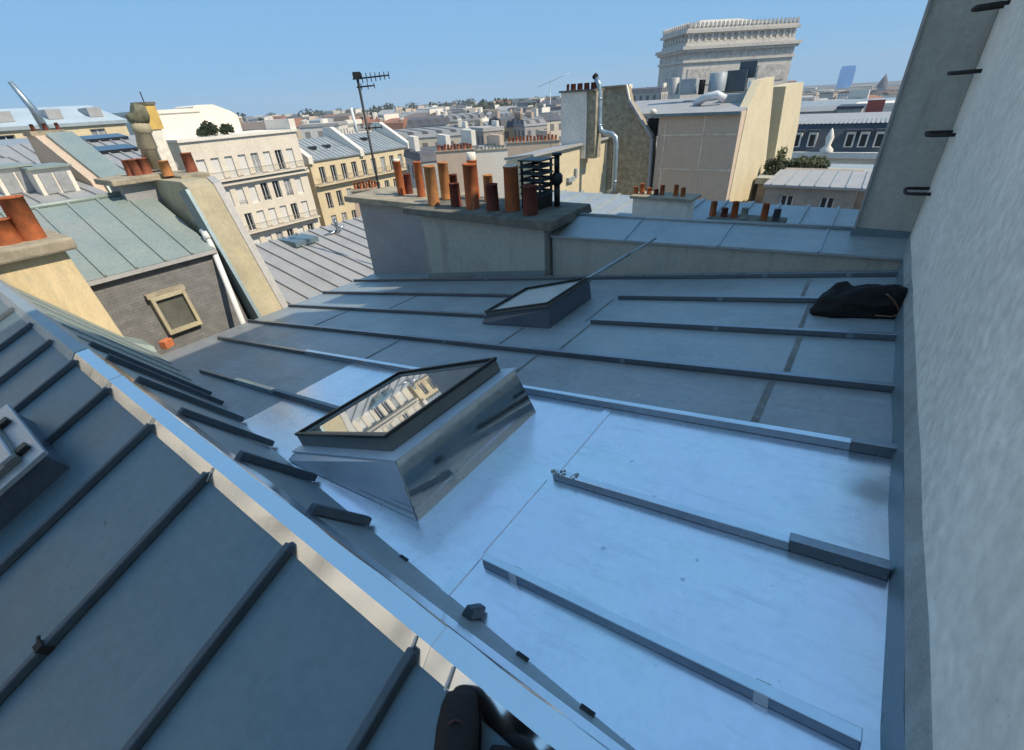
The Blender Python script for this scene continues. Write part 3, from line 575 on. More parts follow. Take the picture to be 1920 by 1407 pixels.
# louvred cowl
cx = pty(1003, 350, 5.85).x
t = thing('louvred_cowl', (cx, 5.9, SLB), 'black square louvred cowl on a stand at the right of the main chimney', 'cowl')
mb = MB()
for sx in (-.15, .15):
    for sy in (-.15, .15):
        mb = MB(); mb.box(sx-.014, sx+.014, sy-.014, sy+.014, 0, .634); mb.build('post', M['black_metal'], t, local=True)
for k in range(5):
    z = .2 + k*.088; mb = MB()
    def ring_(a, b, z0, z1):
        c_ = [(-a,-a), (a,-a), (a,a), (-a,a)]; d_ = [(-b,-b), (b,-b), (b,b), (-b,b)]; e = .012
        V_ = [(x, y, z0) for x, y in c_] + [(x, y, z1) for x, y in d_] + [(x*(1-e/a), y*(1-e/a), z0) for x, y in c_] + [(x*(1-e/b), y*(1-e/b), z1) for x, y in d_]
        F_ = []
        for i in range(4):
            j = (i+1) % 4; F_ += [(i, j, 4+j, 4+i), (8+j, 8+i, 12+i, 12+j), (j, i, 8+i, 8+j), (4+i, 4+j, 12+j, 12+i)]
        mb.add(V_, F_)
    ring_(.185, .15, z, z+.042)
    mb.build('louvre', M['black_metal'], t, local=True)
mb = MB(); mb.box(-.165, .165, -.165, .165, .02, .18); mb.build('cowl_base', M['black_metal'], t, local=True, bevel=.01)
mb = MB(); mb.box(-.19, .19, -.19, .19, .635, .655); mb.build('cowl_lid', M['black_metal'], t, local=True, bevel=.006)
vx = pty(1041, 350, 6.0).x
mb = MB(); mb.tube([(0,0,0), (0,0,.30)], .045, 12); mb.tube([(0,0,.3), (0,0,.34), (0,0,.42), (0,0,.46)], .05, 12, radii=[.05,.085,.085,.05]); mb.tube([(0,0,.46), (0,0,.68)], .04, 12); mb.tube([(0,0,.68), (0,0,.72)], .07, 12)
mb.v = [v+Vector((vx, 6.05, SLB)) for v in mb.v]
tag(mb.build('vent_pipe', M['black_metal']), 'slim black vent pipe with collars right of the louvred cowl', 'vent pipe')

# ================================================================== BAG, BRICK, PERSON
p = onroof(1612, 592); L_ = .5
random.seed(7)
mb = MB(); nu, nv = 64, 28
bw, bd, bh = .315, .17, .215
c0 = Vector((p.x-.015, p.y+.1, 0))
vs = []; fs = []
for j in range(nv+1):
    ph = -math.pi/2*0 + (math.pi/2)*j/nv
    for i in range(nu):
        th = 2*math.pi*i/nu
        ex = .55
        sx = math.copysign(abs(CS(th))**ex, CS(th)); sy = math.copysign(abs(SN(th))**ex, SN(th))
        rr = CS(ph)**.38 if ph < math.pi/2-1e-6 else 0
        z = SN(ph)**.9
        x = bw*sx*rr*(1-.12*z); y = bd*sy*rr
        hh = bh*(1 - .28*max(0, (x/bw-.55))*2 - .10*math.cos(x/bw*2.3+.5)) 
        q_ = Vector((x*9, y*9, z*3)); x += .03*mnoise.noise(q_)*rr; y += .03*mnoise.noise(q_+Vector((7, 3, 1)))*rr; hh *= 1+.30*mnoise.noise(q_*.7+Vector((1, 9, 4)))
        zz = z*hh + .018*mnoise.noise(Vector((x*22, y*16, 2)))*z
        X = c0.x+x
        vs.append((X, c0.y+y, RZ(X)+.004+zz))
for j in range(nv):
    for i in range(nu): fs.append((j*nu+i, j*nu+(i+1) % nu, (j+1)*nu+(i+1) % nu, (j+1)*nu+i))
fs.append(tuple(range(nu))[::-1])
mb.add(vs, fs, True)
bag = mb.build('bag', M['bag']); tag(bag, 'black soft bag lying on the roof against the grey wall', 'bag')
mb = MB()
pts = []
for k in range(9):
    u = k/8; th = u*1.3
    pts.append((c0.x+.12+.13*u, c0.y-bd*.98+.03*u-.0, RZ(c0.x+.2)+.19-.15*u+.02*math.sin(3*u)))
mb.tube(pts, .007, 6); mb.tube([(c0.x+.10, c0.y-bd-.005, RZ(c0.x+.1)+.035), (c0.x+.2, c0.y-bd-.01, RZ(c0.x+.2)+.03), (c0.x+.27, c0.y-bd+.02, RZ(c0.x+.27)+.06)], .006, 6)
mb.build('shoulder_strap', M['strap'], bag)
q = onroof(310, 652)
mb = MB(); mb.box(-.05, .07, -.08, .08, 0, .13)
rt = Matrix.Rotation(.5, 3, 'Z'); mb.v = [rt @ v + q + Vector((.02, .03, .0)) for v in mb.v]
tag(mb.build('brick', M['brickred'], bevel=.01), 'loose orange brick at the corner below the slate mansard', 'brick')
# photographer's feet and legs
foot = ptp(888, 1385, Vector((0, yr(0), -1.5)), NN)
def shoe(par, c, ang, name='shoe'):
    mb = MB()
    st = [(0, .036, .035), (.03, .044, .062), (.08, .050, .078), (.14, .050, .092), (.18, .045, .118), (.23, .042, .125), (.27, .038, .12), (.29, .028, .09)]
    n = 16; vs = []; fs = []
    st = [(a, b*1.25, c) for a, b, c in st]
    for s_, w_, h_ in st:
        for k in range(n):
            a = 2*math.pi*k/n
            yy = w_*CS(a); zz = h_*(.5+.5*SN(a)) if SN(a) > -.6 else 0
            vs.append((-s_, yy, zz))
    for i in range(len(st)-1):
        for k in range(n): fs.append((i*n+k, i*n+(k+1) % n, (i+1)*n+(k+1) % n, (i+1)*n+k))
    fs += [tuple(range(n)), tuple(range((len(st)-1)*n, len(st)*n))[::-1]]
    mb.add(vs, fs, True)
    R_ = Matrix.Rotation(ang, 3, 'Z')
    mb.v = [R_ @ v for v in mb.v]
    mb.v = [Vector((v.x+c.x, v.y+c.y, v.z + NZ(v.x+c.x, v.y+c.y)+.012)) for v in mb.v]
    o = mb.build(name, M['shoe'], par)
    so = MB(); vs2 = []
    for s_, w_, h_ in st: vs2 += [(-s_, -w_*1.06, 0), (-s_, w_*1.06, 0)]
    fs2 = [(2*i, 2*i+1, 2*i+3, 2*i+2) for i in range(len(st)-1)]
    P3 = []
    for v in vs2:
        w = R_ @ Vector(v); X, Y_ = w.x+c.x, w.y+c.y; P3.append((X, Y_, NZ(X, Y_)+.002))
    so.add(P3 + [(a, b, d+.018) for a, b, d in P3], [f[::-1] for f in fs2] + [tuple(i+len(P3) for i in f) for f in fs2] + [(2*i, 2*i+2, 2*i+2+len(P3), 2*i+len(P3)) for i in range(len(st)-1)] + [(2*i+1, 2*i+3, 2*i+3+len(P3), 2*i+1+len(P3)) for i in range(len(st)-1)] + [(0, 1, 1+len(P3), len(P3))])
    so.build('sole', M['gasket'], o)
    se = MB(); pa = []
    for k in range(9):
        u = -1+2*k/8; w = R_ @ Vector((-.085-.03*abs(u)**2, u*.046, .074*(1-.55*u*u)+.012)); X, Y_ = w.x+c.x, w.y+c.y; pa.append((X, Y_, w.z+NZ(X, Y_)+.01))
    se.tube(pa, .0035, 6); se.build('toe_seam', M['lace'], o)
    return R_
per = thing('person', (foot.x, foot.y-.2, NZ(foot.x, foot.y-.2)), 'person standing on the near slope, only a dark shoe and dark trousers showing', 'person')
tipL = ptp(866, 1306, Vector((0, yr(0), -1.5)), NN)
ang = rad(124)
cL = Vector((tipL.x, tipL.y, 0)); cR = cL + Vector((.19, -.03, 0))
RL = shoe(per, cL, ang); RR = shoe(per, cR, rad(112))
# trousers: one continuous skinned body
me = bpy.data.meshes.new('body')
def an(c, R_, s, h): w = R_ @ Vector((-s, 0, 0)); return Vector((c.x+w.x, c.y+w.y, NZ(c.x+w.x, c.y+w.y)+h))
aL = an(cL, RL, .225, .09); aR = an(cR, RR, .225, .09)
hip = Vector(((aL.x+aR.x)/2-.02, (aL.y+aR.y)/2-.55, -.78))
kL = aL.lerp(hip, .5)+Vector((-.05, -.06, .0)); kR = aR.lerp(hip, .5)+Vector((.04, -.06, .0))
vsb = [hip, hip+Vector((-.11, .02, -.06)), kL, aL, hip+Vector((.11, .02, -.06)), kR, aR, hip+Vector((0, -.10, .25)), hip+Vector((0, -.2, .5))]
me.from_pydata([v-Vector(per['_w']) for v in vsb], [(0,1),(1,2),(2,3),(0,4),(4,5),(5,6),(0,7),(7,8)], [])
bo = bpy.data.objects.new('body', me); COL.objects.link(bo); bo.parent = per
sk = bo.modifiers.new('skin', 'SKIN')
for i, r_ in enumerate((.13, .11, .078, .062, .11, .078, .062, .14, .15)): me.skin_vertices[0].data[i].radius = (r_, r_)
me.skin_vertices[0].data[0].use_root = True
sb = bo.modifiers.new('sub', 'SUBSURF'); sb.levels = 2; sb.render_levels = 2
me.materials.append(M['trouser'])
#PART2
# ================================================================== NEIGHBOURING ROOFS ON THE LEFT
def roof_slab(mb, a, b, c, d, th=.05):     # quad a,b (low edge) c,d (high edge) with thickness
    a, b, c, d = map(Vector, (a, b, c, d)); n = (b-a).cross(d-a).normalized()
    if n.z < 0: n = -n
    mb.hexa([p-n*th for p in (a, b, c, d)] + [a, b, c, d]); return n
# --- slate mansard house with green zinc roof
XB, XT, XR = -8.75, -9.2, -11.2
zt = ptx(280, 495, XT).z; ya, yb = ptx(170, 525, XT).y - .9, ptx(385, 467, XT).y+.12
zr = ptx(200, 370, XR).z; yra, yrb = ya-.2, ptx(320, 352, XR).y+.3
t = thing('mansard_house', (XT, (ya+yb)/2, -4.8), 'house with pale green zinc roof above a grey slate mansard and a small skylight', 'house')
mb = MB(); mb.prism([(XB+.12, ya, -7), (XB+.05, ya, -4.2), (XT, ya, zt-.03), (XT-.2, ya, zt-.03), (-13, ya, zt-.03), (-13, ya, -7)], (0, yb-ya, 0)); mb.build('slate_mansard', M['slate'], t)
mb = MB(); n_ = roof_slab(mb, (XT+.10, ya, zt), (XT+.10, yb, zt), (XR, yb, zr), (XR, ya, zr)); mb.build('zinc_roof', M['zinc_green'], t)
mb = MB(); roof_slab(mb, (XR-.02, yb, zr), (XR-.02, ya, zr), (XR-2.5, ya, zr-.6), (XR-2.5, yb, zr-.6)); mb.build('rear_roof', M['zinc_green'], t)
mb = MB(); mb.tube([(XR, ya, zr+.02), (XR, yb, zr+.02)], .045, 8); mb.build('ridge_roll', M['zinc_green'], t)
mb = MB(); mb.hexa([(XT+.05, ya, zt-.06), (XT+.14, ya, zt-.07), (XT+.14, yb, zt-.07), (XT+.05, yb, zt-.06), (XT+.0, ya, zt-.005), (XT+.13, ya, zt-.012), (XT+.13, yb, zt-.012), (XT+.0, yb, zt-.005)]); mb.build('mansard_edge', M['zinc_pale'], t)
for k in range(9):
    y = ptx(195, 512, XT+.1).y + (k-1)*.42
    if ya < y < yb-.05:
        mb = MB(); mb.bar((XT+.11, y, zt), (XR, y, zr), .035, .028, n_); mb.build('batten', M['zinc_green'], t)
# mansard skylight
def mpl(u, v, w=0):  # u: y, v: fraction up mansard
    return Vector((XB+.05 + (XT-XB-.05)*v + w, u, -4.2 + (zt-.03+4.2)*v + w*.15))
ua, ub = ptx(290, 575, -8.93).y, ptx(362, 575, -8.93).y
va, vb = .50, .79
mb = MB(); e = .05
for (u0, u1, v0, v1) in ((ua, ub, va, va+.03), (ua, ub, vb-.03, vb), (ua, ua+e, va+.03, vb-.03), (ub-e, ub, va+.03, vb-.03)):
    P0 = [mpl(u0, v0), mpl(u1, v0), mpl(u1, v1), mpl(u0, v1)]; mb.hexa([p for p in P0] + [p+Vector((.12, 0, .015)) for p in P0])
o = mb.build('window_frame', M['yellow_render'], t)
mb = MB(); P0 = [mpl(ua+e, va+.03), mpl(ub-e, va+.03), mpl(ub-e, vb-.03), mpl(ua+e, vb-.03)]; mb.hexa([p+Vector((.01, 0, 0)) for p in P0] + [p+Vector((.045, 0, .01)) for p in P0]); mb.build('window_pane', mat('olive_pane', (.11,.11,.095), rough=.25, var=.2, scale=3), o)
mb = MB(); P0 = [mpl(ua-.03, vb-.0), mpl(ub+.03, vb-.0), mpl(ub+.03, vb+.03), mpl(ua-.03, vb+.03)]; mb.hexa([p for p in P0] + [p+Vector((.12, 0, 0)) for p in P0]); mb.build('window_head', M['concrete_slab'], o)
# --- party wall at its right end, with downpipe
yp0, yp1 = yb+.12, yb+.55
t = thing('party_wall', (-9.6, (yp0+yp1)/2, -4.8), 'lichen stained yellowish sloping party wall between the slate mansard and the pale striped roof', 'wall')
mb = MB(); mb.prism([(-8.35, yp0, -7), (-8.45, yp0, -3.55), (-9.55, yp0, -1.05), (-9.75, yp0, -.95), (-13, yp0, -.95), (-13, yp0, -7)], (0, yp1-yp0, 0)); mb.build('wall_body', M['yellow_render'], t)
mb = MB(); mb.prism([(-8.43, yp1+.01, -3.6), (-9.56, yp1+.01, -1.03), (-9.76, yp1+.01, -.93), (-9.9, yp1+.01, -1.3), (-8.8, yp1+.01, -3.6)], (0, .13, 0)); mb.build('side_flashing', M['zinc_pale'], t)
mb = MB(); mb.prism([(-8.40, yp0-.06, -3.6), (-9.53, yp0-.06, -1.05), (-9.85, yp0-.06, -1.1), (-8.8, yp0-.06, -3.6)], (0, .058, 0)); mb.build('inner_flashing', M['zinc_dark'], t)
a = ptx(388, 440, -9.35); b = ptx(452, 598, -8.45)
mb = MB(); mb.tube([a+Vector((-.15, 0, .05)), a, a.lerp(b, .5), b, b+Vector((.02, 0, -.6))], .05, 10)
mb.tube([a+Vector((-.02, 0, .03)), a.lerp(b, .06)], .075, 10)
tag(mb.build('downpipe', M['window_white']), 'whitish sloping pipe running down beside the party wall', 'pipe')
# --- chimney with red pots above the mansard house
zc = ptx(300, 325, -11).z
y0, y1 = ptx(190, 318, -11).y, ptx(383, 322, -10.4).y
t = thing('chimney', (-11, (y0+y1)/2, -2.2), 'rendered chimney with jutting stone caps and red pots above the green zinc roof', 'chimney')
ym = ptx(318, 330, -10.8).y
mb = MB(); mb.box(-11.6, -10.95, y0+.15, ym+.0, -2.6, zc-.10); mb.build('stack', M['stucco_purple'], t)
mb = MB(); mb.prism([(-10.55, ym-.02, zc-.16), (-10.55, y1-.12, zc-.16), (-10.35, y1-.12, -2.2), (-10.35, y1-.25, -2.3)], (-1.0, 0, 0)); mb.build('front_stack', M['yellow_render'], t)
mb = MB(); mb.box(-11.75, -10.8, y0, ym-.003, zc-.10, zc); mb.build('rear_cap', M['concrete_slab'], t, bevel=.015)
mb = MB(); mb.box(-11.6, -10.3, ym, y1+.03, zc-.15, zc-.04); mb.build('front_cap', M['concrete_slab'], t, bevel=.015)
PM = {}
def small_pot(P, h, r, mname, label, group):
    key = (round(h, 2), round(r, 3), mname)
    if key not in PM:
        mb = pot_mesh(h, r, n=10); mb.lathe([(r*.8, h*.9), (0, h*.9)], (0,0,0), 10)
        o = mb.build('chimney_pot', M[mname], origin=(0,0,0)); PM[key] = o.data; first = o
    else:
        first = bpy.data.objects.new('chimney_pot', PM[key]); COL.objects.link(first)
    first.location = P
    return tag(first, label, 'chimney pot', group)
for i, px in enumerate((240, 248, 257, 265, 273)):
    a = ptx(px, 312, -11.3); small_pot((-11.3 + .12*(i % 2), a.y, zc-.0),   .27, .075, 'terra_old', 'red pot in the tight cluster on the chimney above the green zinc roof', 'clustered red pots')
a = ptx(313, 322, -10.7); small_pot((-10.7, a.y, zc-.04), .26, .09, 'terra_pale', 'small pinkish pot beside the tall crooked flue on the left chimney', 'single pots of the left chimney')
a = ptx(357, 312, -10.8); small_pot((-10.8, a.y, zc-.04), .34, .10, 'terra_old', 'lone dull red pot at the right end of the left chimney cap', 'single pots of the left chimney')
# tall old flue with a mossy rounded head, and yellow metal sheet
t = thing('tall_flue', (ptx(290, 320, -11.4).x, ptx(290, 320, -11.4).y, zc-.1), 'tall stone coloured flue with a rounded mossy head', 'flue')
a = ptx(290, 318, -11.4); zt2 = ptx(250, 207, -11.4).z
b = Vector((a.x, ptx(262, 225, -11.4).y, zt2))
mb = MB(); mb.tube([a, a.lerp(b, .35), a.lerp(b, .37), a.lerp(b, .62), a.lerp(b, .64), a.lerp(b, .8)], .13, 12, radii=[.15, .13, .16, .13, .16, .14]); mb.build('pipe', M['yellow_render'], t)
mb = MB(); h0 = a.lerp(b, .78); mb.tube([h0, h0.lerp(b, .25), h0.lerp(b, .6), b, b+Vector((0,-.05,.02))], .2, 14, radii=[.14, .17, .19, .18, .11]); mb.build('mossy_head', M['moss'], t)
yb2 = ptx(287, 240, -12.2)
t = thing('yellow_vent', (yb2.x, yb2.y, -.9), 'tall narrow vent casing with a yellow top beside the mossy flue', 'vent')
w_ = .16; zy1 = ptx(278, 197, -12.2).z; zy0 = ptx(292, 243, -12.2).z
mb = MB(); mb.box(-12.3, -12.1, yb2.y-w_, yb2.y+w_, zy0, zy1); mb.build('yellow_casing', mat('yellow_metal', (.62,.42,.12), rough=.6, var=.15, scale=4), t)
mb = MB(); mb.box(-12.28, -12.12, yb2.y-w_*.7, yb2.y+w_*.7, -1.2, zy0-.002); mb.build('lower_shaft', M['stucco'], t)
mb = MB(); mb.box(-12.32, -12.08, yb2.y-w_-.02, yb2.y+w_+.02, zy1+.001, zy1+.05); mb.build('casing_lid', M['concrete_dark'], t)
a = ptx(262, 172, -13); mb = MB(); mb.tube([(a.x, a.y, -.6), a], .012, 6); tag(mb.build('rod', M['iron']), 'thin upright rod behind the mossy flue', 'rod')
# --- left foreground chimney with two big pots
xc = -8.45
yl, yrr = .15, ptx(128, 480, xc).y
zcap = ptx(70, 480, xc).z
t = thing('chimney', (xc-.4, .8, -3.2), 'yellow stained chimney at the left edge at the end of the dark ridge roof', 'chimney')
mb = MB(); mb.prism([(xc, yl, zcap), (xc, yrr, zcap), (xc+.22, yrr+.12, -3.4), (xc+.22, yl, -3.4)], (-1.0, 0, 0)); mb.build('stack', M['stained_yellow'], t, bevel=.01)
mb = MB(); mb.box(xc-1.1, xc+.14, yl-.2, yrr+.12, zcap, zcap+.16); mb.build('cap', M['concrete_slab'], t, bevel=.03)
mb = MB(); mb.hexa([(xc-.1, yl-.3, -1.62), (xc+.26, yl-.3, -1.62), (xc+.42, yrr+.3, -3.0), (xc-.1, yrr+.3, -3.0), (xc-.1, yl-.3, -1.54), (xc+.24, yl-.3, -1.54), (xc+.38, yrr+.3, -2.9), (xc-.1, yrr+.3, -2.9)])
mb.build('base_flashing', M['zinc_green'], t)
for px0, pxt, pyt, r_, lab in ((64, 24, 368, .13, 'large bright orange pot leaning in view on the yellow stained chimney'), (14, -8, 412, .13, 'shorter orange brown pot at the far left edge on the yellow stained chimney')):
    a = ptx(px0, 447, xc-.3); b = ptx(pxt, pyt, xc-.3)
    tt = thing('chimney_pot', (xc-.3, a.y, zcap+.16), lab, 'chimney pot', 'large pots on the left edge chimney')
    h_ = b.z - zcap - .16
    pot_mesh(h_, r_, .96).build('pot_body', M['terra'], tt, local=True)
    mb = MB(); mb.lathe([(r_*.8, 0), (0, .001)], (0, 0, h_*.85), 14); mb.build('soot_lining', M['soot'], tt, local=True)
# --- pale striped roof beyond the left edge of our roof
t = thing('pale_roof', (-14, 9, -6), 'pale striped zinc roof in the sun between the party wall and the main chimney', 'roof')
A0 = ptx(500, 600, -9.6); 
za_, zb_ = -4.41, -3.43
P0, P1, P2, P3 = (-9.2, 3.6, za_), (-9.2, 12, za_), (-14.7, 14, zb_), (-14.7, 5.4, zb_)
mb = MB(); n_ = roof_slab(mb, P0, P1, P2, P3, .1); mb.build('roof_sheet', M['zinc_pale'], t)
mb = MB(); mb.box(-14.5, -9.3, 6.0, 11.5, -9, -4.6); mb.build('wall', M['cream'], t)
for k in range(18):
    y = 3.9 + k*.46
    a = Vector((-9.2, y, za_)); b = Vector((-14.7, y+.0, zb_))
    if y > 5.5: mb = MB(); mb.bar(a, b, .06, .05, n_); mb.build('batten', M['zinc_pale'], t)
    else: mb = MB(); mb.bar(a, a.lerp(b, min(1, (y-3.6)/1.9)), .06, .05, n_); mb.build('batten', M['zinc_pale'], t)
def on_pale(px, py): return ptp(px, py, Vector(P0), n_)
q = on_pale(560, 452); mb = MB(); mb.box(q.x-.5, q.x+.5, q.y-.4, q.y+.4, q.z-.05, q.z+.10); tag(mb.build('roof_hatch', M['zinc_dark']), 'flat dark hatch on the pale striped roof', 'hatch')
q = on_pale(635, 440); mb = MB(); mb.tube([q, q+Vector((0, 0, .42)), q+Vector((-.05, .02, .47))], .05, 8); tag(mb.build('vent_pipe', M['batten']), 'short dark vent pipe on the pale striped roof', 'vent pipe')
q = on_pale(608, 442); mb = MB(); mb.tube([q, q+Vector((.1, .25, .03)), q+Vector((.1, .6, .1)), q+Vector((.15, .7, .2))], .035, 8); tag(mb.build('bent_pipe', M['batten']), 'low bent pipe beside the short vent pipe on the pale roof', 'pipe')

# ================================================================== FACADES
WM = {}
def win_mesh(w, h, kind):
    key = (round(w, 2), round(h, 2), kind)
    if key in WM: return WM[key]
    mb = MB(); f = .07
    mb.box(-w/2, -w/2+f, 0, .06, 0, h); mb.box(w/2-f, w/2, 0, .06, 0, h); mb.box(-w/2+f, w/2-f, 0, .06, 0, f); mb.box(-w/2+f, w/2-f, 0, .06, h-f, h)
    mb.box(-.035, .035, .0, .06, f, h-f)
    fr = mb.build('window', M['window_white'], origin=(0,0,0))
    mb = MB(); mb.box(-w/2+f, w/2-f, .03, .05, f, h-f)
    pm = mb.build('pane', M[{'d': 'window_dark', 'c': 'window_curtain', 's': 'shutter'}[kind]], origin=(0,0,0))
    WM[key] = (fr.data, pm.data)
    bpy.data.objects.remove(fr); bpy.data.objects.remove(pm)
    return WM[key]
def facade(name, loc, rz, Wd, floors, ncol, mname, label, depth=10, zbot=-14, margin=.8, kinds='dcdscd', ww=.95, rec=.28, seed=1, cat='building', side_m=None, parent=None):
    # local frame: x along facade, facade faces -y, z up from loc (loc.z = eave)
    t = parent or thing(name, loc, label, cat, rz=rz)
    R_ = random.Random(seed)
    step = (Wd-2*margin)/ncol
    xs = [margin + step*(i+.5) for i in range(ncol)]
    mb = MB(); zprev = 0.0
    for (zs, zh, bal) in floors:
        mb.box(0, Wd, 0, rec, zh, zprev)
        e = [0] + [v for x in xs for v in (x-ww/2, x+ww/2)] + [Wd]
        for k in range(0, len(e), 2): mb.box(e[k], e[k+1], 0, rec, zs, zh)
        zprev = zs
    mb.box(0, Wd, 0, rec, zbot, zprev)
    mb.box(0, Wd, rec, depth, zbot, 0)
    mb.build('wall', M[mname], t, local=True)
    for fi, (zs, zh, bal) in enumerate(floors):
        for x in xs:
            kd = R_.choice(kinds); fm, pm = win_mesh(ww, zh-zs, kd)
            o = place('window', fm, t, (x, rec-.09, zs)); place('pane', pm, o, (0, 0, 0))
            if not bal:
                pass
        if bal == 'b':
            mb = MB(); mb.box(.1, Wd-.1, -.75, -.003, zs-.2, zs-.05); mb.build('balcony_slab', M[mname], t, local=True)
            mb = MB(); mb.box(.15, Wd-.15, -.72, -.68, zs+.82, zs+.88); mb.box(.15, Wd-.15, -.71, -.69, zs+.05, zs+.09)
            nb = int(Wd/.16)
            for k in range(nb+1):
                x = .15+(Wd-.3)*k/nb; mb.box(x-.012, x+.012, -.712, -.688, zs-.04, zs+.82)
            mb.build('balcony_railing', M['rail'], t, local=True)
        elif bal == 'c':
            mb = MB(); mb.box(-.05, Wd+.05, -.22, -.003, zs-.35, zs-.15); mb.build('cornice', M[mname], t, local=True)
        if bal in ('w', 'c'):
            for x in xs:
                if R_.random() < .55:
                    mb = MB(); mb.box(x-ww/2, x+ww/2, -.08, -.05, zs+.55, zs+.6); mb.box(x-ww/2, x+ww/2, -.08, -.05, zs+.1, zs+.13)
                    for k in range(6): mb.box(x-ww/2+k*ww/5-.01, x-ww/2+k*ww/5+.01, -.075, -.055, zs+.1, zs+.55)
                    mb.build('window_rail', M['rail'], t, local=True)
    return t, xs
XA = -64
def axis(y, X=XA): return (X, y)
# white block A
yA0, yA1 = 24.5, ptx(555, 250, XA).y
zA = ptx(460, 256, XA).z
tA, _ = facade('apartment_building', (XA, yA0, zA), rad(90), yA1-yA0, [(-4.5+.2, -1.9, 'b'), (-7.6, -5.4, 'w'), (-10.8, -8.6, 'b'), (-13.9, -11.7, 'w'), (-17, -14.8, 'w')], 8, 'cream', 'cream apartment block with two long iron balconies left of the yellow building', zbot=-24, seed=3, kinds='sscdssd')
mb = MB(); mb.box(-.1, yA1-yA0+.1, -.25, 10, .003, .3); mb.build('roof_edge', M['white_facade'], tA, local=True)
mb = MB(); mb.box(-.12, .2+yA1-yA0, -.45, -.003, -5.05, -4.7); mb.build('cornice', M['cream'], tA, local=True)
mb = MB(); mb.box(yA1-yA0-.6, yA1-yA0+.25, -.02, 6, .31, 1.5); mb.build('chimney_stack', M['white_facade'], tA, local=True)
# roof terrace with plants
def foliage(mb, c, R, n, s, seed=0, flat=1.0):
    r_ = random.Random(seed)
    for _ in range(n):
        d = Vector((r_.gauss(0, 1), r_.gauss(0, 1), r_.gauss(0, 1)*flat)).normalized()*r_.random()**.45
        p = Vector(c) + Vector((d.x*R[0], d.y*R[1], d.z*R[2]))
        u = Vector((r_.gauss(0, 1), r_.gauss(0, 1), r_.gauss(0, 1))).normalized(); v = u.orthogonal().normalized(); k = s*r_.uniform(.6, 1.4)
        mb.add([p-u*k*.5, p+v*k*.28, p+u*k*.5, p-v*k*.28], [(0, 1, 2, 3)])
def shrub(P, R, n, s, seed, label, group, cat='shrub', name='shrub', m1='leaf'):
    t = thing(name, P, label, cat, group)
    mb = MB(); 
    for k in range(5):
        r_ = random.Random(seed*7+k)
        foliage(mb, Vector(P)+Vector((r_.uniform(-.5, .5)*R[0], r_.uniform(-.5, .5)*R[1], R[2]*r_.uniform(.6, 1.2))), (R[0]*.6, R[1]*.6, R[2]*.6), n//5, s, seed*11+k)
    mb.build('foliage', M[m1], t)
    mb = MB(); mb.tube([Vector(P), Vector(P)+Vector((.02, .02, R[2]))], s*.2, 6, radii=[s*.25, s*.12]); mb.build('stem', M['bark'], t)
    return t
for i, (px, sc) in enumerate(((386, .8), (405, 1.05), (430, .8))):
    q = ptx(px, 258, XA-2); shrub((XA-2, q.y, zA+.3), (1.3*sc, 1.1*sc, .9*sc), 500, .35, 30+i, ('dark shrub at the left of the rooftop terrace on the cream block', 'tallest dark shrub in the middle of the rooftop terrace', 'green shrub at the right of the rooftop terrace on the cream block')[i], 'rooftop terrace shrubs')
# yellow building B with zinc mansard
XB2 = -66
yB0, yB1 = ptx(578, 300, XB2).y, ptx(762, 276, XB2).y
zB = ptx(660, 290, XB2).z
tB, xsB = facade('yellow_building', (XB2, yB0, zB), rad(90), yB1-yB0, [(-3.3, -1.0, 'b'), (-6.9, -4.6, 'w'), (-10.1, -7.9, 'b'), (-13.2, -11, 'w')], 9, 'yellow_facade', 'yellow stone apartment building with pale zinc mansard roof', zbot=-24, seed=5, kinds='dcdcd')
WB = yB1-yB0; zrB = ptx(650, 252, XB2-7).z - zB
mb = MB(); roof_slab(mb, (-.2, -.3, .0), (WB+.2, -.3, .0), (WB+.1, 7, zrB), (-.1, 7, zrB), .2); roof_slab(mb, (WB+.1, 7.01, zrB), (-.1, 7.01, zrB), (-.1, 13, zrB-2), (WB+.1, 13, zrB-2), .2); mb.build('roof', M['zinc_blue'], tB, local=True)
for fx, up in ((.17, .5), (.3, .5), (.72, .62)):
    x = WB*fx; y = -.3+7.3*up; z = zrB*up; mb = MB(); mb.box(x-.45, x+.45, y-.5, y+.5, z-.2, z+.35); mb.build('roof_light', M['window_dark'], tB, local=True)
mb = MB()
for k in range(24):
    x = WB*(k+.5)/24; mb.bar((x, -.28, .02), (x, 6.9, zrB), .08, .07)
o = mb.build('batten', M['zinc_pale'], tB, local=True); o['kind'] = 'stuff'
for fx in (-.012, .47, 1.0):
    mb = MB(); mb.prism([(WB*fx, -.4, -.4), (WB*fx, -.4, .5), (WB*fx, 6, zrB+1.3), (WB*fx, 8, zrB+1.3), (WB*fx, 8, -.4)], (.7, 0, 0)); mb.build('party_wall', M['white_facade'], tB, local=True)
a = ptx(650, 203, XB2-8); mb = MB(); mb.tube([(XB2-8, a.y+1.2, zB+zrB-1), (XB2-8, a.y+.9, a.z)], .22, 10); tag(mb.build('white_flue', M['window_white']), 'tall white flue pipe behind the pale zinc mansard', 'flue')

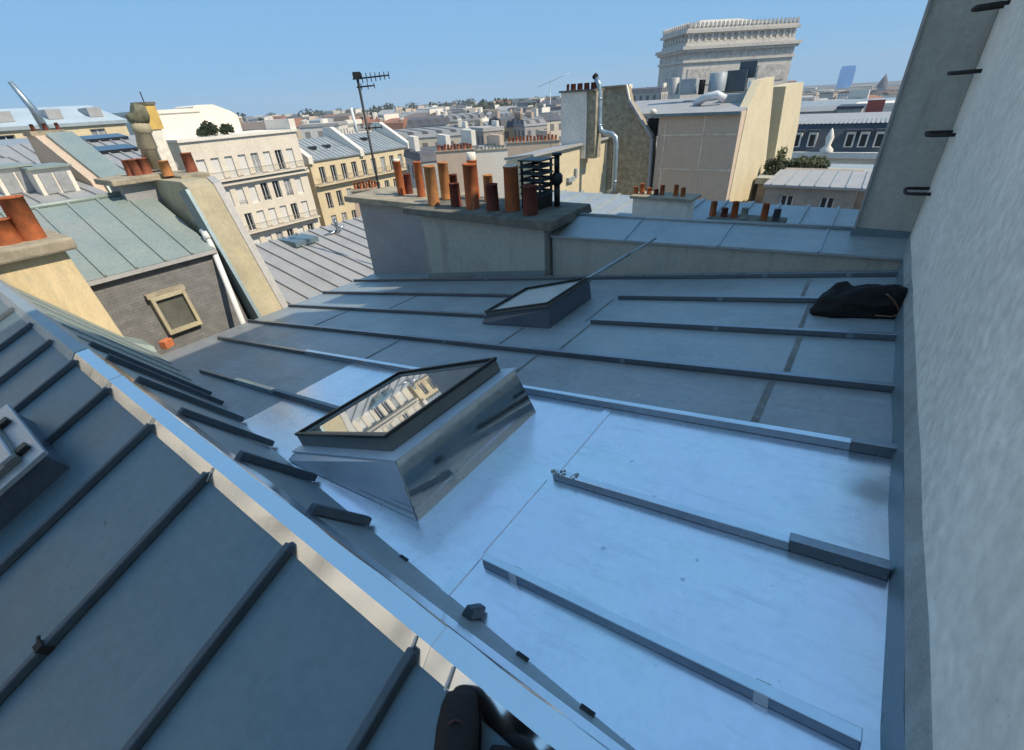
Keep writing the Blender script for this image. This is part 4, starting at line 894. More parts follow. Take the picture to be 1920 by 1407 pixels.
# generic house: box + roof, local frame faces -y
def block(name, loc, rz, Wd, D, H, wm, rm, rh, label, cat='building', group=None, rtype='mansard', chim=0, seed=0, pots=False):
    t = thing(name, loc, label, cat, group, rz)     # loc.z = eave level
    mb = MB(); mb.box(0, Wd, 0, D, -H, 0); mb.build('wall', wm, t, local=True)
    mb = MB()
    if rtype == 'mansard':
        i1 = min(.28*rh, .2*Wd); 
        mb.hexa([(-.15, -.15, .003), (Wd+.15, -.15, .003), (Wd+.15, D+.15, .003), (-.15, D+.15, .003), (0, i1, rh*.7), (Wd, i1, rh*.7), (Wd, D-i1, rh*.7), (0, D-i1, rh*.7)])
        mb.hexa([(0, i1, rh*.7+.003), (Wd, i1, rh*.7+.003), (Wd, D-i1, rh*.7+.003), (0, D-i1, rh*.7+.003), (0, D*.42, rh), (Wd, D*.42, rh), (Wd, D*.58, rh), (0, D*.58, rh)])
    elif rtype == 'gable':
        mb.prism([(-.1, -.25, .003), (-.1, D+.25, .003), (-.1, D/2, rh)], (Wd+.2, 0, 0))
    elif rtype == 'shed':
        mb.prism([(-.1, -.2, .003), (-.1, D+.2, .003), (-.1, D+.2, rh)], (Wd+.2, 0, 0))
    else:
        mb.box(-.15, Wd+.15, -.15, D+.15, .003, max(.3, rh))
    mb.build('roof', rm, t, local=True)
    r_ = random.Random(seed)
    for k in range(chim):
        x = r_.choice((0, Wd-.6, Wd*.5)) if k else r_.choice((0, Wd-.6)); d_ = r_.uniform(.3, .5)*D
        mb = MB(); mb.box(x, x+.6, D*.25, D*.25+d_, .0, rh+r_.uniform(.6, 1.6)); mb.build('chimney_stack', r_.choice(FARW[:1]) if False else M['white_facade'] if r_.random() < .5 else M['beige_wall'], t, local=True)
    return t
facade('added_reflected_house', (-9, -22, 9), math.atan2(-1, 1)+math.pi, 30, [(-3.0, -.8, 'b'), (-6.2, -4, 'w'), (-9.4, -7.2, 'b'), (-12.6, -10.4, 'w')], 12, 'white_facade', 'white apartment house added behind and left of the camera for its reflection in the ridge capping', zbot=-26, seed=9)  # unseen house, added and turned to give the ridge cap a warm reflection
# ---- far left group
X1_ = -23
# roof with two skylights
z_ = ptx(200, 268, X1_).z
q0, q1 = ptx(115, 285, -20), ptx(330, 262, -20)
t = thing('skylight_roof', (-20, (q0.y+q1.y)/2, q0.z-3), 'pale zinc roof with two dark skylights behind the left chimney', 'roof')
ya_, yb_ = ptx(80, 300, -19).y, ptx(330, 300, -19).y; zl, zh = ptx(200, 325, -19).z, ptx(200, 258, -26).z
mb = MB(); n_ = roof_slab(mb, (-19, ya_, zl), (-19, yb_, zl), (-26, yb_*1.25, zh), (-26, ya_, zh), .1); mb.build('roof_sheet', M['zinc_pale'], t)
mb = MB(); mb.box(-26, -19.2, ya_, yb_, -14, zl-.15); mb.build('wall', M['cream'], t)
for px, py in ((195, 262), (208, 284)):
    q = ptp(px, py, Vector((-19, ya_, zl)), n_); mb = MB(); mb.hexa([q+Vector((a, b, c)) for c in (0, .12) for a, b in ((.55, -.75), (.55, .55), (-.55, .85), (-.55, -.55))][:0] or [q+Vector((a, b, -a*(zh-zl)/7+c)) for c in (-.05, .12) for a, b in ((.5, -.7), (.5, .7), (-.5, .7), (-.5, -.7))]); mb.build('roof_light', M['window_dark'], t)
for k in range(10):
    y = ya_+(yb_-ya_)*(k+.5)/10; mb = MB(); mb.bar((-19, y, zl), (-26, y*1.12, zh), .05, .05, n_); mb.build('batten', M['zinc_pale'], t)
# party wall of that roof
a, b, c, d = ptx(88, 245, -17.2), ptx(120, 245, -17.2), ptx(200, 362, -14.5), ptx(150, 362, -14.5)
t = thing('party_wall', (-16, (a.y+c.y)/2, -6), 'thin sloping party wall with a shadowed side between two pale roofs at far left', 'wall')
mb = MB(); yk0, yk1 = (a.y+d.y)/2, (a.y+d.y)/2+.55
mb.prism([(-13.6, yk0, -7), (-13.6, yk0, -2.9), (-14.5, yk0, d.z+.2), (-17.2, yk0, a.z-.1), (-18, yk0, a.z-.1), (-18.2, yk0, -7)], (0, yk1-yk0, 0)); mb.build('wall_body', M['beige_wall'], t)
mb = MB(); mb.prism([(-13.5, yk0+.2, -2.95), (-14.4, yk0+.2, d.z+.24), (-17.1, yk0+.2, a.z-.05), (-17.1, yk0+.2, a.z-.35), (-14.6, yk0+.2, d.z-.2), (-13.9, yk0+.2, -3.1)], (0, yk1-yk0, 0)); mb.build('zinc_face', M['zinc_green'], t)
mb = MB(); mb.box(-18, -17.2, yk0-.05, yk1+.1, a.z-.098, a.z); mb.build('cap', M['concrete_slab'], t)
for i in range(3): small_pot((-17.6, yk0+.12+.25*i, a.z), .16, .045, 'terra_dark', 'tiny sooty pot on top of the thin party wall at far left', 'pots on the thin party wall')
# zinc roof at the far left edge with two white dormers
zl, zh = ptx(60, 385, -13.5).z, ptx(60, 292, -20).z
ya_, yb_ = -.3, ptx(150, 375, -13.5).y
t = thing('dormer_roof', (-16, 1.5, -6), 'weathered zinc roof with two white dormers at the far left edge', 'roof')
mb = MB(); n_ = roof_slab(mb, (-13.5, ya_, zl), (-13.5, yk0-.01, zl), (-20, yk0-.01, zh), (-20, ya_, zh), .1); mb.build('roof_sheet', M['zinc_pale'], t)
mb = MB(); mb.box(-20, -13.7, ya_, yk0-.02, -14, zl-.15); mb.build('wall', M['cream'], t)
for px in (48, 118):
    q = ptp(px, 362, Vector((-13.5, ya_, zl)), n_); mb = MB(); mb.box(q.x-1.2, q.x, q.y-.32, q.y+.32, q.z-.1, q.z+.5); o = mb.build('dormer', M['white_facade'], t)
    mb = MB(); mb.box(q.x+.002, q.x+.03, q.y-.24, q.y-.02, q.z+.02, q.z+.42); mb.box(q.x+.002, q.x+.03, q.y+.02, q.y+.24, q.z+.02, q.z+.42); mb.build('dormer_window', M['window_curtain'], o)
    mb = MB(); mb.box(q.x-1.3, q.x+.08, q.y-.37, q.y+.37, q.z+.503, q.z+.54); mb.build('dormer_roof', M['zinc_green'], o)
for k in range(8):
    y = ya_+(yk0-ya_)*(k+.5)/8; mb = MB(); mb.bar((-13.5, y, zl), (-20, y, zh), .04, .04, n_); mb.build('batten', M['zinc_pale'], t)
# white low buildings behind it
for i, (px, py, X, w, h, rt, lab) in enumerate(((20, 305, -27, 3.2, 1.6, 'flat', 'small white roof housing at the far left edge behind the dormer roof'), (70, 285, -30, 5, 1.3, 'shed', 'pale flat topped house behind the dormer roof at left'))):
    q = ptx(px, py, X); block('roof_housing', (X, q.y-w/2, q.z), rad(90), w, 5, 9, M['white_facade'], M['zinc_blue'], .5, lab, 'building', rtype=rt)
# long yellow building on the horizon at left
XY = -62
y0_, y1_ = -12, ptx(238, 240, XY).y
zY = ptx(120, 232, XY).z
tY, _ = facade('ochre_building', (XY, y0_, zY), rad(90), y1_-y0_, [(-3.0, -.6, 'w'), (-6.4, -4.0, 'b'), (-9.6, -7.3, 'w')], 9, 'yellow_facade', 'long ochre building with pale zinc roof along the left horizon', zbot=-22, seed=8, kinds='dcsd', ww=1.2)
mb = MB(); roof_slab(mb, (-.2, -.3, .01), (y1_-y0_+.2, -.3, .01), (y1_-y0_-.5, 6, 1.5), (.5, 6, 1.5), .3); mb.build('roof', M['pale_blue_roof'], tY, local=True)
for k, fx in enumerate((.55, .72, .83, .93)):
    mb = MB(); x = (y1_-y0_)*fx; mb.box(x, x+1.1, 1.2, 4, .4, 1.2); mb.build('roof_dormer', M['zinc_pale'], tY, local=True)
# crane like mast at far left
a = ptx(18, 153, -55); b = ptx(62, 205, -55)
mb = MB(); mb.tube([b+Vector((0, .2, -2.5)), b, a], .18, 8, radii=[.34, .26, .16]); tag(mb.build('ventilation_mast', M['steel']), 'slanting pale grey mast at the far left skyline', 'mast')
# white stepped building with terrace
XWt = -72
q0, q1 = ptx(292, 215, XWt), ptx(385, 200, XWt)
block('white_building', (XWt, q0.y-2, ptx(330, 212, XWt).z), rad(90), ptx(375, 212, XWt).y-q0.y+2, 10, 18, M['white_facade'], M['white_facade'], .4, 'plain white building rising behind the mossy flue', rtype='flat')
z_ = ptx(400, 200, XWt-2).z
t = thing('stepped_house', (XWt-1, ptx(390, 215, XWt-1).y, z_-6), 'white house with stepped sloping top behind the rooftop terrace', 'house')
ys = [ptx(px, 200, XWt-1).y for px in (362, 372, 400, 428, 440)]; zs = [ptx(px, py, XWt-1).z for px, py in ((362, 200), (372, 197), (400, 196), (428, 208), (440, 216))]
mb = MB(); mb.prism([(XWt-1, ys[0], z_-9)] + [(XWt-1, y, z) for y, z in zip(ys, zs)] + [(XWt-1, ys[-1], z_-9)], (-6, 0, 0)); mb.build('wall', M['white_facade'], t)

# ---- antennas
def antenna(P0, P1, label, booms, r=.03, m_='black_metal', elem=.42, vert=False):
    t = thing('tv_antenna', P0, label, 'antenna')
    mb = MB(); mb.tube([P0, P1], r, 8); mb.build('mast', M[m_], t)
    for f, dirn, L_, ne, el in booms:
        p = Vector(P0).lerp(Vector(P1), f); d = Vector(dirn).normalized(); u = d.cross(Vector((0,0,1))).normalized()
        if vert: u = Vector((0,0,1))
        mb = MB(); mb.tube([p-d*L_*.15, p+d*L_], r*.55, 6)
        for k in range(ne):
            c = p + d*L_*(.15+.85*k/max(1, ne-1)); mb.tube([c-u*el*(1-.3*k/ne), c+u*el*(1-.3*k/ne)], r*.38, 5)
        mb.build('boom', M['steel'] if False else M[m_], t)
    return t
Pm = ptr(700, 300, 13.5); P1_ = ptr(668, 140, 13.5)
Pb = Vector((Pm.x, Pm.y, -5)); P1_ = Vector((Pm.x, Pm.y, P1_.z))
dr = (ptr(735, 122, 13.0)-P1_); dr.z = .02
ta = antenna(Pb, P1_, 'tall dark television aerial with two booms left of the main chimney', [(.985, dr, .85, 7, .10), (.955, dr, .42, 3, .07), (.80, dr, .42, 3, .06)], .03, vert=True)
mb = MB(); mb.box(P1_.x-.07, P1_.x+.07, P1_.y-.07, P1_.y+.07, P1_.z-.1, P1_.z+.05); mb.build('mast_head', M['black_metal'], ta)
Pm = ptr(1032, 215, 24); P2_ = ptr(1027, 152, 24)
dr2 = ptr(1055, 140, 24)-ptr(1005, 162, 24)
t2 = antenna(Vector((Pm.x, Pm.y, -3)), Vector((Pm.x, Pm.y, P2_.z)), 'faint thin aerial standing left of the white chimney stack', [(.99, dr2, .95, 6, .22), (.99, -dr2, .6, 4, .22)], .014, 'steel')

# ================================================================== RIGHT MIDDLE GROUP
YF = 23.5
# yellow lit low house
xh = -11.0
za, zb = -.171*11, -.178*11
y0_, y1_ = ptx(1055, 270, xh).y-.5, ptx(1140, 257, xh).y
t = thing('low_house', (xh-2, (y0_+y1_)/2, -6), 'low house with a sunlit plain yellow side wall left of the stone gable', 'house')
mb = MB(); mb.prism([(xh, y0_-2, -8), (xh, y0_-2, zb-.03), (xh-1.2, y0_-2, zb-.26), (xh-1.2, y0_-2, -8)], (0, y1_-y0_+2, 0)); mb.build('side_wall', M['yellow_wall'], t)
mb = MB(); roof_slab(mb, (xh+.15, y0_-2, zb), (xh+.15, y1_, zb+.03), (xh-1.3, y1_, zb-.12), (xh-1.3, y0_-2, zb-.15), .1); mb.build('roof', M['zinc_pale'], t)
mb = MB(); mb.box(xh-.4, xh+.25, y1_+.003, y1_+.5, -7, zb-.05); mb.build('end_pier', M['rubble'], t)
q = ptx(1066, 333, xh); mb = MB(); mb.box(xh+.003, xh+.15, q.y-.2, q.y+.35, q.z-.18, q.z-.0); mb.box(xh+.003, xh+.12, q.y+.5, q.y+.62, q.z-.1, q.z+.3); mb.build('wall_lamp', M['ac_grey'], t)
# white stack with pots
Yw = 20.5
a, b = pty(1052, 172, Yw), pty(1100, 165, Yw)
t = thing('chimney', (a.x, Yw, -2.5), 'tall pale grey chimney stack with a row of dark pots beside the curved metal flue', 'chimney')
mb = MB(); mb.box(a.x, b.x, Yw, Yw+.8, -2.6, a.z-.06); mb.build('stack', M['stucco'], t)
mb = MB(); mb.box(b.x+.002, b.x+.42, Yw+.1, Yw+.7, -2.6, a.z-.04); mb.build('brick_side', M['rubble'], t)
mb = MB(); mb.box(a.x-.08, b.x+.42, Yw-.06, Yw+.86, a.z-.058, a.z+.02); mb.build('cap', M['concrete_dark'], t)
for k in range(9):
    small_pot((a.x+.15+k*.165, Yw+.35+.08*(k % 2), a.z+.02), .24+.05*((k*3) % 3), .065, 'terra_dark', 'small dark pot in the row on the tall pale grey stack', 'pots on the tall pale grey stack')
# stone gable wall
t = thing('stone_gable', (-9.5, YF, -6), 'rough rubble stone gable wall with a slanting top right of the curved flue', 'wall')
pts = [pty(1128, 166, YF), pty(1174, 162, YF), pty(1180, 190, YF), pty(1222, 255, YF), pty(1222, 300, YF)]
mb = MB(); mb.prism([(pts[0].x-.25, YF, -9)] + [(pts[0].x-.25, YF, pts[0].z)] + pts[1:] + [(pts[4].x, YF, -9)], (0, .55, 0)); mb.build('wall_body', M['rubble'], t)
mb = MB(); roof_slab(mb, (pts[0].x-.2, YF+.56, pts[3].z+.9), (pts[4].x+.4, YF+.56, pts[3].z+.9), (pts[4].x+.4, YF+5, pts[3].z+1.35), (pts[0].x-.2, YF+5, pts[3].z+1.35), .1); mb.build('roof', M['zinc_pale'], t)
mb = MB(); mb.bar(pts[2]+Vector((0, -.1, 0)), pts[3]+Vector((0, -.1, -.1)), .16, .1, (1, 0, .3)); mb.bar(pts[3]+Vector((.0, -.1, -.1)), pts[3]+Vector((.1, -.1, -3.5)), .16, .1, (1, 0, 0)); mb.build('gable_flashing', M['stucco_purple'], t)
mb = MB(); mb.bar(pts[0]+Vector((-.3, -.06, .0)), pts[1]+Vector((.04, -.06, 0)), .2, .07); mb.build('gable_coping', M['concrete_slab'], t)
mb = MB(); mb.bar(pts[1]+Vector((.01, -.05, .05)), pts[2]+Vector((.02, -.05, 0)), .12, .06, (1, 0, 0)); mb.build('white_edge', M['white_facade'], t)
# curved metal flue
Yq = 20.9
pp = [pty(*q, Yq) for q in ((1118, 146), (1123, 160), (1124, 185), (1124, 235), (1127, 246), (1136, 250), (1148, 252), (1154, 258), (1155, 270), (1152, 340), (1150, 356), (1140, 362))]
mb = MB(); mb.tube(pp, .115, 14)
for f in (2, 3, 9): mb.tube([pp[f]-Vector((0, 0, .03)), pp[f]+Vector((0, 0, .03))], .13, 14)
o = mb.build('metal_flue', M['steel']); tag(o, 'shiny metal flue pipe with a double bend in front of the stone gable', 'flue')
mb = MB(); mb.tube([pp[0], pp[0]+Vector((-.1, 0, .09))], .12, 14); mb.build('flue_mouth', M['soot'], o)
# taupe block with white joints
a, b = pty(1237, 213, YF), pty(1398, 199, YF)
t = thing('taupe_house', ((a.x+b.x)/2, YF, -7), 'taupe rendered building with a panelled windowless wall and sunlit cream party walls', 'building')
xa_, xb_ = a.x, -5.02
mb = MB(); mb.box(xa_, xb_-.01, YF, YF+5, -9, a.z-.02); mb.build('front_wall', M['beige_wall'], t)
mb = MB(); mb.box(pts[4].x+.01, xa_-.005, YF+.6, YF+5, -9, a.z+.02); mb.build('side_wall', M['beige_wall'], t)
mb = MB()
for px in (1246, 1317): q = pty(px, 260, YF); mb.box(q.x-.03, q.x+.03, YF-.02, YF-.002, -7, a.z-.1)
for py in (253, 319): q = pty(1320, py, YF); mb.box(xa_+.2, xb_-.05, YF-.024, YF-.003, q.z-.03, q.z+.03)
o = mb.build('panel_joint', mat('pale_joint', (.68,.58,.48), rough=.9), t); o['kind'] = 'stuff'
mb = MB(); roof_slab(mb, (xa_-.2, YF-.18, a.z-.01), (xb_-.02, YF-.18, a.z-.01), (xb_-.02, YF+4.8, a.z+.45), (xa_-.2, YF+4.8, a.z+.45), .08); mb.build('roof', M['zinc_pale'], t)
mb = MB(); mb.box(xa_-.2, xb_-.02, YF-.2, YF-.12, a.z-.13, a.z-.02); mb.build('gutter', M['zinc_dark'], t)
mb = MB(); q0, q1 = pty(1217, 222, YF+.5), pty(1243, 255, YF+.5); mb.box(q0.x, q1.x, YF+.4, YF+.58, q1.z, q0.z); mb.build('dark_opening', M['soot'], t)
q = pty(1227, 316, YF+.5); wm_, pm_ = win_mesh(.42, .95, 'c'); o = bpy.data.objects.new('window', wm_); COL.objects.link(o); o.parent = t; o.location = Vector((q.x, YF+.53, q.z-.5))-Vector(t['_w']); o['_w'] = (0,0,0); place('pane', pm_, o, (0,0,0))
q = pty(1225, 208, YF); mb = MB(); mb.lathe([(0, 0), (.14, .02), (.16, .12), (.05, .2), (0, .2)], (q.x, YF, q.z-.12), 12); mb.build('wall_light', M['white_facade'], t)
xs_ = -5.0
pl = [ptx(1366, 378, xs_), ptx(1402, 203, xs_), ptx(1427, 150, xs_), ptx(1452, 144, xs_), ptx(1449, 178, xs_), ptx(1428, 378, xs_)]
mb = MB(); mb.prism([(xs_, p.y, p.z) for p in pl], (-.35, 0, 0)); mb.build('party_wall', M['yellow_wall'], t)
xs2 = -4.75
pl = [ptx(1443, 352, xs2), ptx(1462, 235, xs2), ptx(1474, 162, xs2), ptx(1507, 154, xs2), ptx(1497, 235, xs2), ptx(1472, 352, xs2)]
mb = MB(); mb.prism([(xs2, p.y, p.z) for p in pl], (-.9, 0, 0)); mb.build('party_wall', M['yellow_wall'], t)
# rooftop plant
def plant(name, px, pyb, pyt, w, Y, m_, label, cat, shape='box', d=.5):
    a = pty(px, pyb, Y); b = pty(px, pyt, Y); w = w/2; mb = MB()
    if shape == 'box': mb.box(a.x-w, a.x+w, Y, Y+d, a.z, b.z)
    elif shape == 'cyl': mb.lathe([(w, a.z), (w, b.z-.1*w), (w*.7, b.z), (0, b.z)], (a.x, Y, 0), 14)
    elif shape == 'duct': mb.tube([(a.x-w, Y, a.z), (a.x-w*.3, Y-.2, (a.z*.3+b.z*.7)), (a.x+w*.5, Y-.2, b.z), (a.x+w, Y, (a.z+b.z)/2)], .17, 12)
    return tag(mb.build(name, M[m_], bevel=.02 if shape == 'box' else 0), label, cat)
YP = 25.5
plant('duct', 1330, 195, 178, 1.3, YP, 'duct_white', 'fat white bent duct on the roof of the taupe building', 'duct', 'duct')
plant('roof_unit', 1288, 178, 148, .75, YP+1.5, 'ac_grey', 'grey roof unit below the stone arch on the taupe building', 'roof unit')
plant('tank', 1262, 178, 146, .5, YP+1.6, 'zinc_pale', 'round pale tank at the left of the rooftop plant', 'tank', 'cyl')
plant('tank', 1343, 172, 136, .8, YP+1.7, 'ac_grey', 'large grey drum among the rooftop plant', 'tank', 'cyl')
plant('roof_unit', 1376, 172, 132, .9, YP+1.8, 'ac_dark', 'dark ventilation box right of the grey drum', 'roof unit')
plant('screen_panel', 1399, 147, 115, .75, YP+2, 'ac_dark', 'dark square panel raised highest above the rooftop plant', 'panel', d=.1)
plant('roof_unit', 1380, 198, 176, 1.5, YP+.4, 'ac_grey', 'low grey block under the dark ventilation box', 'roof unit', d=1.2)
plant('duct', 1408, 172, 152, .35, YP+1, 'duct_white', 'short white upright vent beside the cream party wall', 'duct', 'cyl')
plant('duct', 1311, 178, 150, .16, YP+1.2, 'soot', 'narrow dark slot like vent left of the grey drum', 'vent')
# striped zinc roof behind the parapet, and the two small chimneys standing on it
t = thing('rear_zinc_roof', (-3, 9, -3), 'striped zinc roof just beyond the parapet, pale at its left end', 'roof')
zf, zk = -2.86, -2.53; yf_, yk_ = 6.6, 12.8
mb = MB(); n_ = roof_slab(mb, (-8.2, yf_, zf), (XW-.02, yf_, zf), (XW-.02, yk_, zk), (-8.2, yk_, zk), .1); mb.build('roof_sheet', M['zinc_blue'], t)
mb = MB(); mb.box(-8.2, XW-.02, yf_, yk_-.1, -9, zf-.12); mb.build('wall', M['cream'], t)
for k in range(15):
    x = -7.9+k*.58; mb = MB(); mb.bar((x, yf_, zf), (x, yk_, zk), .05, .045, n_); mb.build('batten', M['zinc_blue'], t)
mb = MB(); mb.bar((-8.2, 10.3, zf+.27), (XW-.05, 10.3, zf+.27), .04, .015, n_); mb.build('lap_seam', M['zinc_blue'], t)
def onr(px, py): return ptp(px, py, Vector((0, yf_, zf)), n_)
Yc = 10.6
a, b = pty(1187, 372, Yc), pty(1290, 376, Yc)
t = thing('chimney', ((a.x+b.x)/2, Yc+.3, -2.7), 'low white chimney with small red pots beyond the parapet', 'chimney')
mb = MB(); mb.box(a.x, b.x, Yc, Yc+.55, -2.7, a.z); mb.build('stack', M['white_facade'], t)
mb = MB(); mb.box(a.x-.06, b.x+.1, Yc-.06, Yc+.61, a.z+.002, a.z+.06); mb.build('cap', M['concrete_slab'], t)
for i, (px, py, mm) in enumerate(((1193, 350, 'terra'), (1205, 345, 'terra'), (1218, 352, 'terra'), (1231, 355, 'terra_dark'), (1243, 347, 'terra'), (1269, 347, 'terra'), (1282, 352, 'terra'))):
    q = pty(px, py, Yc+.25); small_pot((q.x, Yc+.25, a.z+.06), round(q.z-a.z-.06, 2), .055, mm, 'small red pot on the low white chimney beyond the parapet' if mm == 'terra' else 'small black pot among red ones on the low white chimney', 'pots on the low white chimney')
Yc = 8.9
a, b = pty(1325, 410, Yc), pty(1468, 415, Yc)
t = thing('chimney', ((a.x+b.x)/2, Yc+.3, -2.8), 'low dark capped chimney with mixed pots just beyond the parapet on the right', 'chimney')
mb = MB(); mb.box(a.x+.08, b.x-.05, Yc+.05, Yc+.5, -2.8, a.z-.07); mb.build('stack', M['concrete_dark'], t)
mb = MB(); mb.box(a.x, b.x, Yc, Yc+.55, a.z-.068, a.z); mb.build('cap', M['concrete_dark'], t)
for i, (px, py, mm, lab) in enumerate(((1340, 378, 'terra', 'leftmost slim red brown pot on the low dark capped chimney'), (1360, 390, 'terra_dark', 'short black pot, second from left on the low dark capped chimney'), (1381, 378, 'terra', 'slim red brown pot in the middle of the low dark capped chimney'), (1398, 390, 'stucco_dark', 'short grey pot right of the middle on the low dark capped chimney'), (1438, 382, 'terra', 'red pot near the right end of the low dark capped chimney'), (1459, 393, 'slate_dark', 'rightmost dark blue pot on the low dark capped chimney'))):
    q = pty(px, py, Yc+.25); small_pot((q.x, Yc+.25, a.z), round(q.z-a.z, 2), .06, mm, lab, 'pots on the low dark capped chimney')
# house with cream windows at right
Yh = 24
a, b = pty(1436, 352, Yh), pty(1625, 345, Yh)
t, _ = facade('grey_house', (a.x, Yh, (a.z+b.z)/2), 0, b.x-.25-a.x, [(-1.45, -.42, ''), (-4, -2.6, '')], 2, 'grey_brown', 'grey brown house with two cream framed windows beyond the parapet on the right', depth=5, zbot=-6, seed=4, kinds='d', ww=.55, margin=.15)
mb = MB(); roof_slab(mb, (-.1, -.15, .0), (b.x+1.6-a.x, -.15, .0), (b.x+1.6-a.x, 4, .05), (-.1, 4, .05), .1); mb.build('roof', M['zinc_pale'], t, local=True)
for k in range(9): x = .2+k*.55; mb = MB(); mb.bar((x, -.15, 0), (x, 4, .05), .04, .04); mb.build('batten', M['zinc_blue'], t, local=True)
# hedge shrubs
for i, (px, sx) in enumerate(((1456, .8), (1482, 1.0), (1512, .9), (1536, .9))):
    q = pty(px, 330, 30.5); shrub((q.x, 30.5, q.z-.1), (.95*sx, .7, .62), 1500, .15, 50+i, ('conifer like shrub at the left end of the rooftop hedge by the cream wall', 'dark rounded shrub second in the rooftop hedge', 'olive shrub in the middle of the rooftop hedge', 'darkest shrub at the right end of the rooftop hedge')[i], 'rooftop hedge shrubs', m1='leaf' if i != 2 else 'leaf2')
q = pty(1466, 292, 30.5); shrub((q.x, 30.3, q.z-.5), (.25, .25, .55), 300, .14, 61, 'narrow upright shrub against the second cream party wall', 'rooftop hedge shrubs', m1='leaf2')
q0 = pty(1430, 335, 30); q1 = pty(1650, 326, 33)
block('terrace_house', (q0.x, 29, q0.z-.1), 0, 8, 4, 8, M['grey_brown'], M['stucco_dark'], .1, 'flat roofed house carrying the rooftop hedge', rtype='flat')
q = pty(1548, 322, 34); block('low_zinc_house', (q.x, 34, q.z), 0, 6, 2.2, 8, M['stucco_dark'], M['zinc_blue'], .12, 'low blue grey zinc roofed house right of the rooftop hedge', rtype='shed')
# slate mansard block with dormers
Ym = 50
a, b = pty(1484, 287, Ym), pty(1660, 290, Ym)
t = thing('slate_mansard_block', ((a.x+b.x)/2, Ym+4, -14), 'long block with dark slate mansard and white dormers right of the cream party walls', 'building')
mb = MB(); mb.box(a.x-3, b.x+3, Ym, Ym+9, -16, a.z); mb.build('wall', M['cream'], t)
mb = MB(); mb.box(a.x-3.1, b.x+3.1, Ym-.35, Ym-.003, a.z-.35, a.z+.1); mb.build('cornice', M['white_facade'], t)
zt_ = pty(1560, 232, Ym+1.2).z
mb = MB(); mb.prism([(a.x-3, Ym+.1, a.z+.003), (a.x-3, Ym+1.1, zt_), (a.x-3, Ym+8, zt_), (a.x-3, Ym+9, a.z+.003)], (b.x-a.x+6, 0, 0)); mb.build('slate_mansard', M['slate_dark'], t)
mb = MB(); mb.prism([(a.x-3, Ym+1.0, zt_+.003), (a.x-3, Ym+4.5, zt_+.12), (a.x-3, Ym+8.1, zt_+.003)], (b.x-a.x+6, 0, 0)); mb.build('zinc_top', M['zinc_pale'], t)
for k in range(40):
    x = a.x-2.8+(b.x-a.x+5.6)*k/39; mb = MB(); mb.bar((x, Ym+1.0, zt_+.006), (x, Ym+4.5, zt_+.123), .07, .06); mb.build('roof_rib', M['zinc_blue'], t)
for px in (1494, 1523, 1594, 1620, 1650):
    q = pty(px, 258, Ym); zc_ = (a.z+zt_)/2
    mb = MB(); mb.box(q.x-.32, q.x+.32, Ym+.3, Ym+1.5, a.z+.35, zt_-.55); o = mb.build('dormer', M['white_facade'], t)
    mb = MB(); mb.box(q.x-.2, q.x+.2, Ym+.27, Ym+.298, a.z+.5, zt_-.75); mb.build('dormer_window', M['window_dark'], o)
    mb = MB(); mb.box(q.x-.4, q.x+.4, Ym+.2, Ym+1.5, zt_-.547, zt_-.4); mb.build('dormer_roof', M['slate_dark'], o)
mb = MB(); q = pty(1553, 270, Ym); mb.lathe([(.5, a.z+.1), (.5, a.z+.3), (.2, a.z+.6), (.3, a.z+1.2), (.12, a.z+1.7), (.0, a.z+1.9)], (q.x, Ym+.0, 0), 10); tag(mb.build('stone_finial', M['white_facade']), 'pale stone finial standing on the cornice of the slate mansard block', 'finial')
# further right rows
q = pty(1500, 196, 120); block('long_pale_building', (q.x-2, 120, pty(1560, 201, 120).z), rad(-4), 30, 12, 20, FARW[0], M['zinc_blue'], 1.0, 'very long low building with pale blue roof at right below the horizon', rtype='gable')
q = pty(1490, 225, 85); block('far_house', (q.x, 85, pty(1500, 210, 85).z), 0, 5.5, 5, 15, FARW[2], FARR[0], .5, 'grey house with pale arched looking windows right of the cream party walls', rtype='gable')
q = pty(1568, 215, 80); block('far_house', (q.x, 80, pty(1575, 205, 80).z), 0, 2.6, 6, 15, M['stucco_dark'], M['slate_dark'], .3, 'narrow dark green grey block between the far houses at right', rtype='flat')
q = pty(1600, 215, 90); block('far_house', (q.x, 90, pty(1610, 203, 90).z), 0, 9, 7, 15, FARW[1], M['white_facade'], .5, 'white flat roofed house with the red hoarding at right', rtype='flat')
q = pty(1637, 212, 80); mb = MB(); mb.box(q.x-.9, q.x+.9, 80, 80.3, q.z-1.2, q.z+1.4); tag(mb.build('red_hoarding', M['red_panel']), 'small red upright hoarding near the right wall', 'hoarding')
q = pty(1480, 225, 66); block('far_house', (q.x, 66, pty(1520, 229, 66).z), 0, 12, 8, 15, FARW[2], M['zinc_pale'], .35, 'house with ribbed pale zinc roof just behind the slate mansard', rtype='shed')

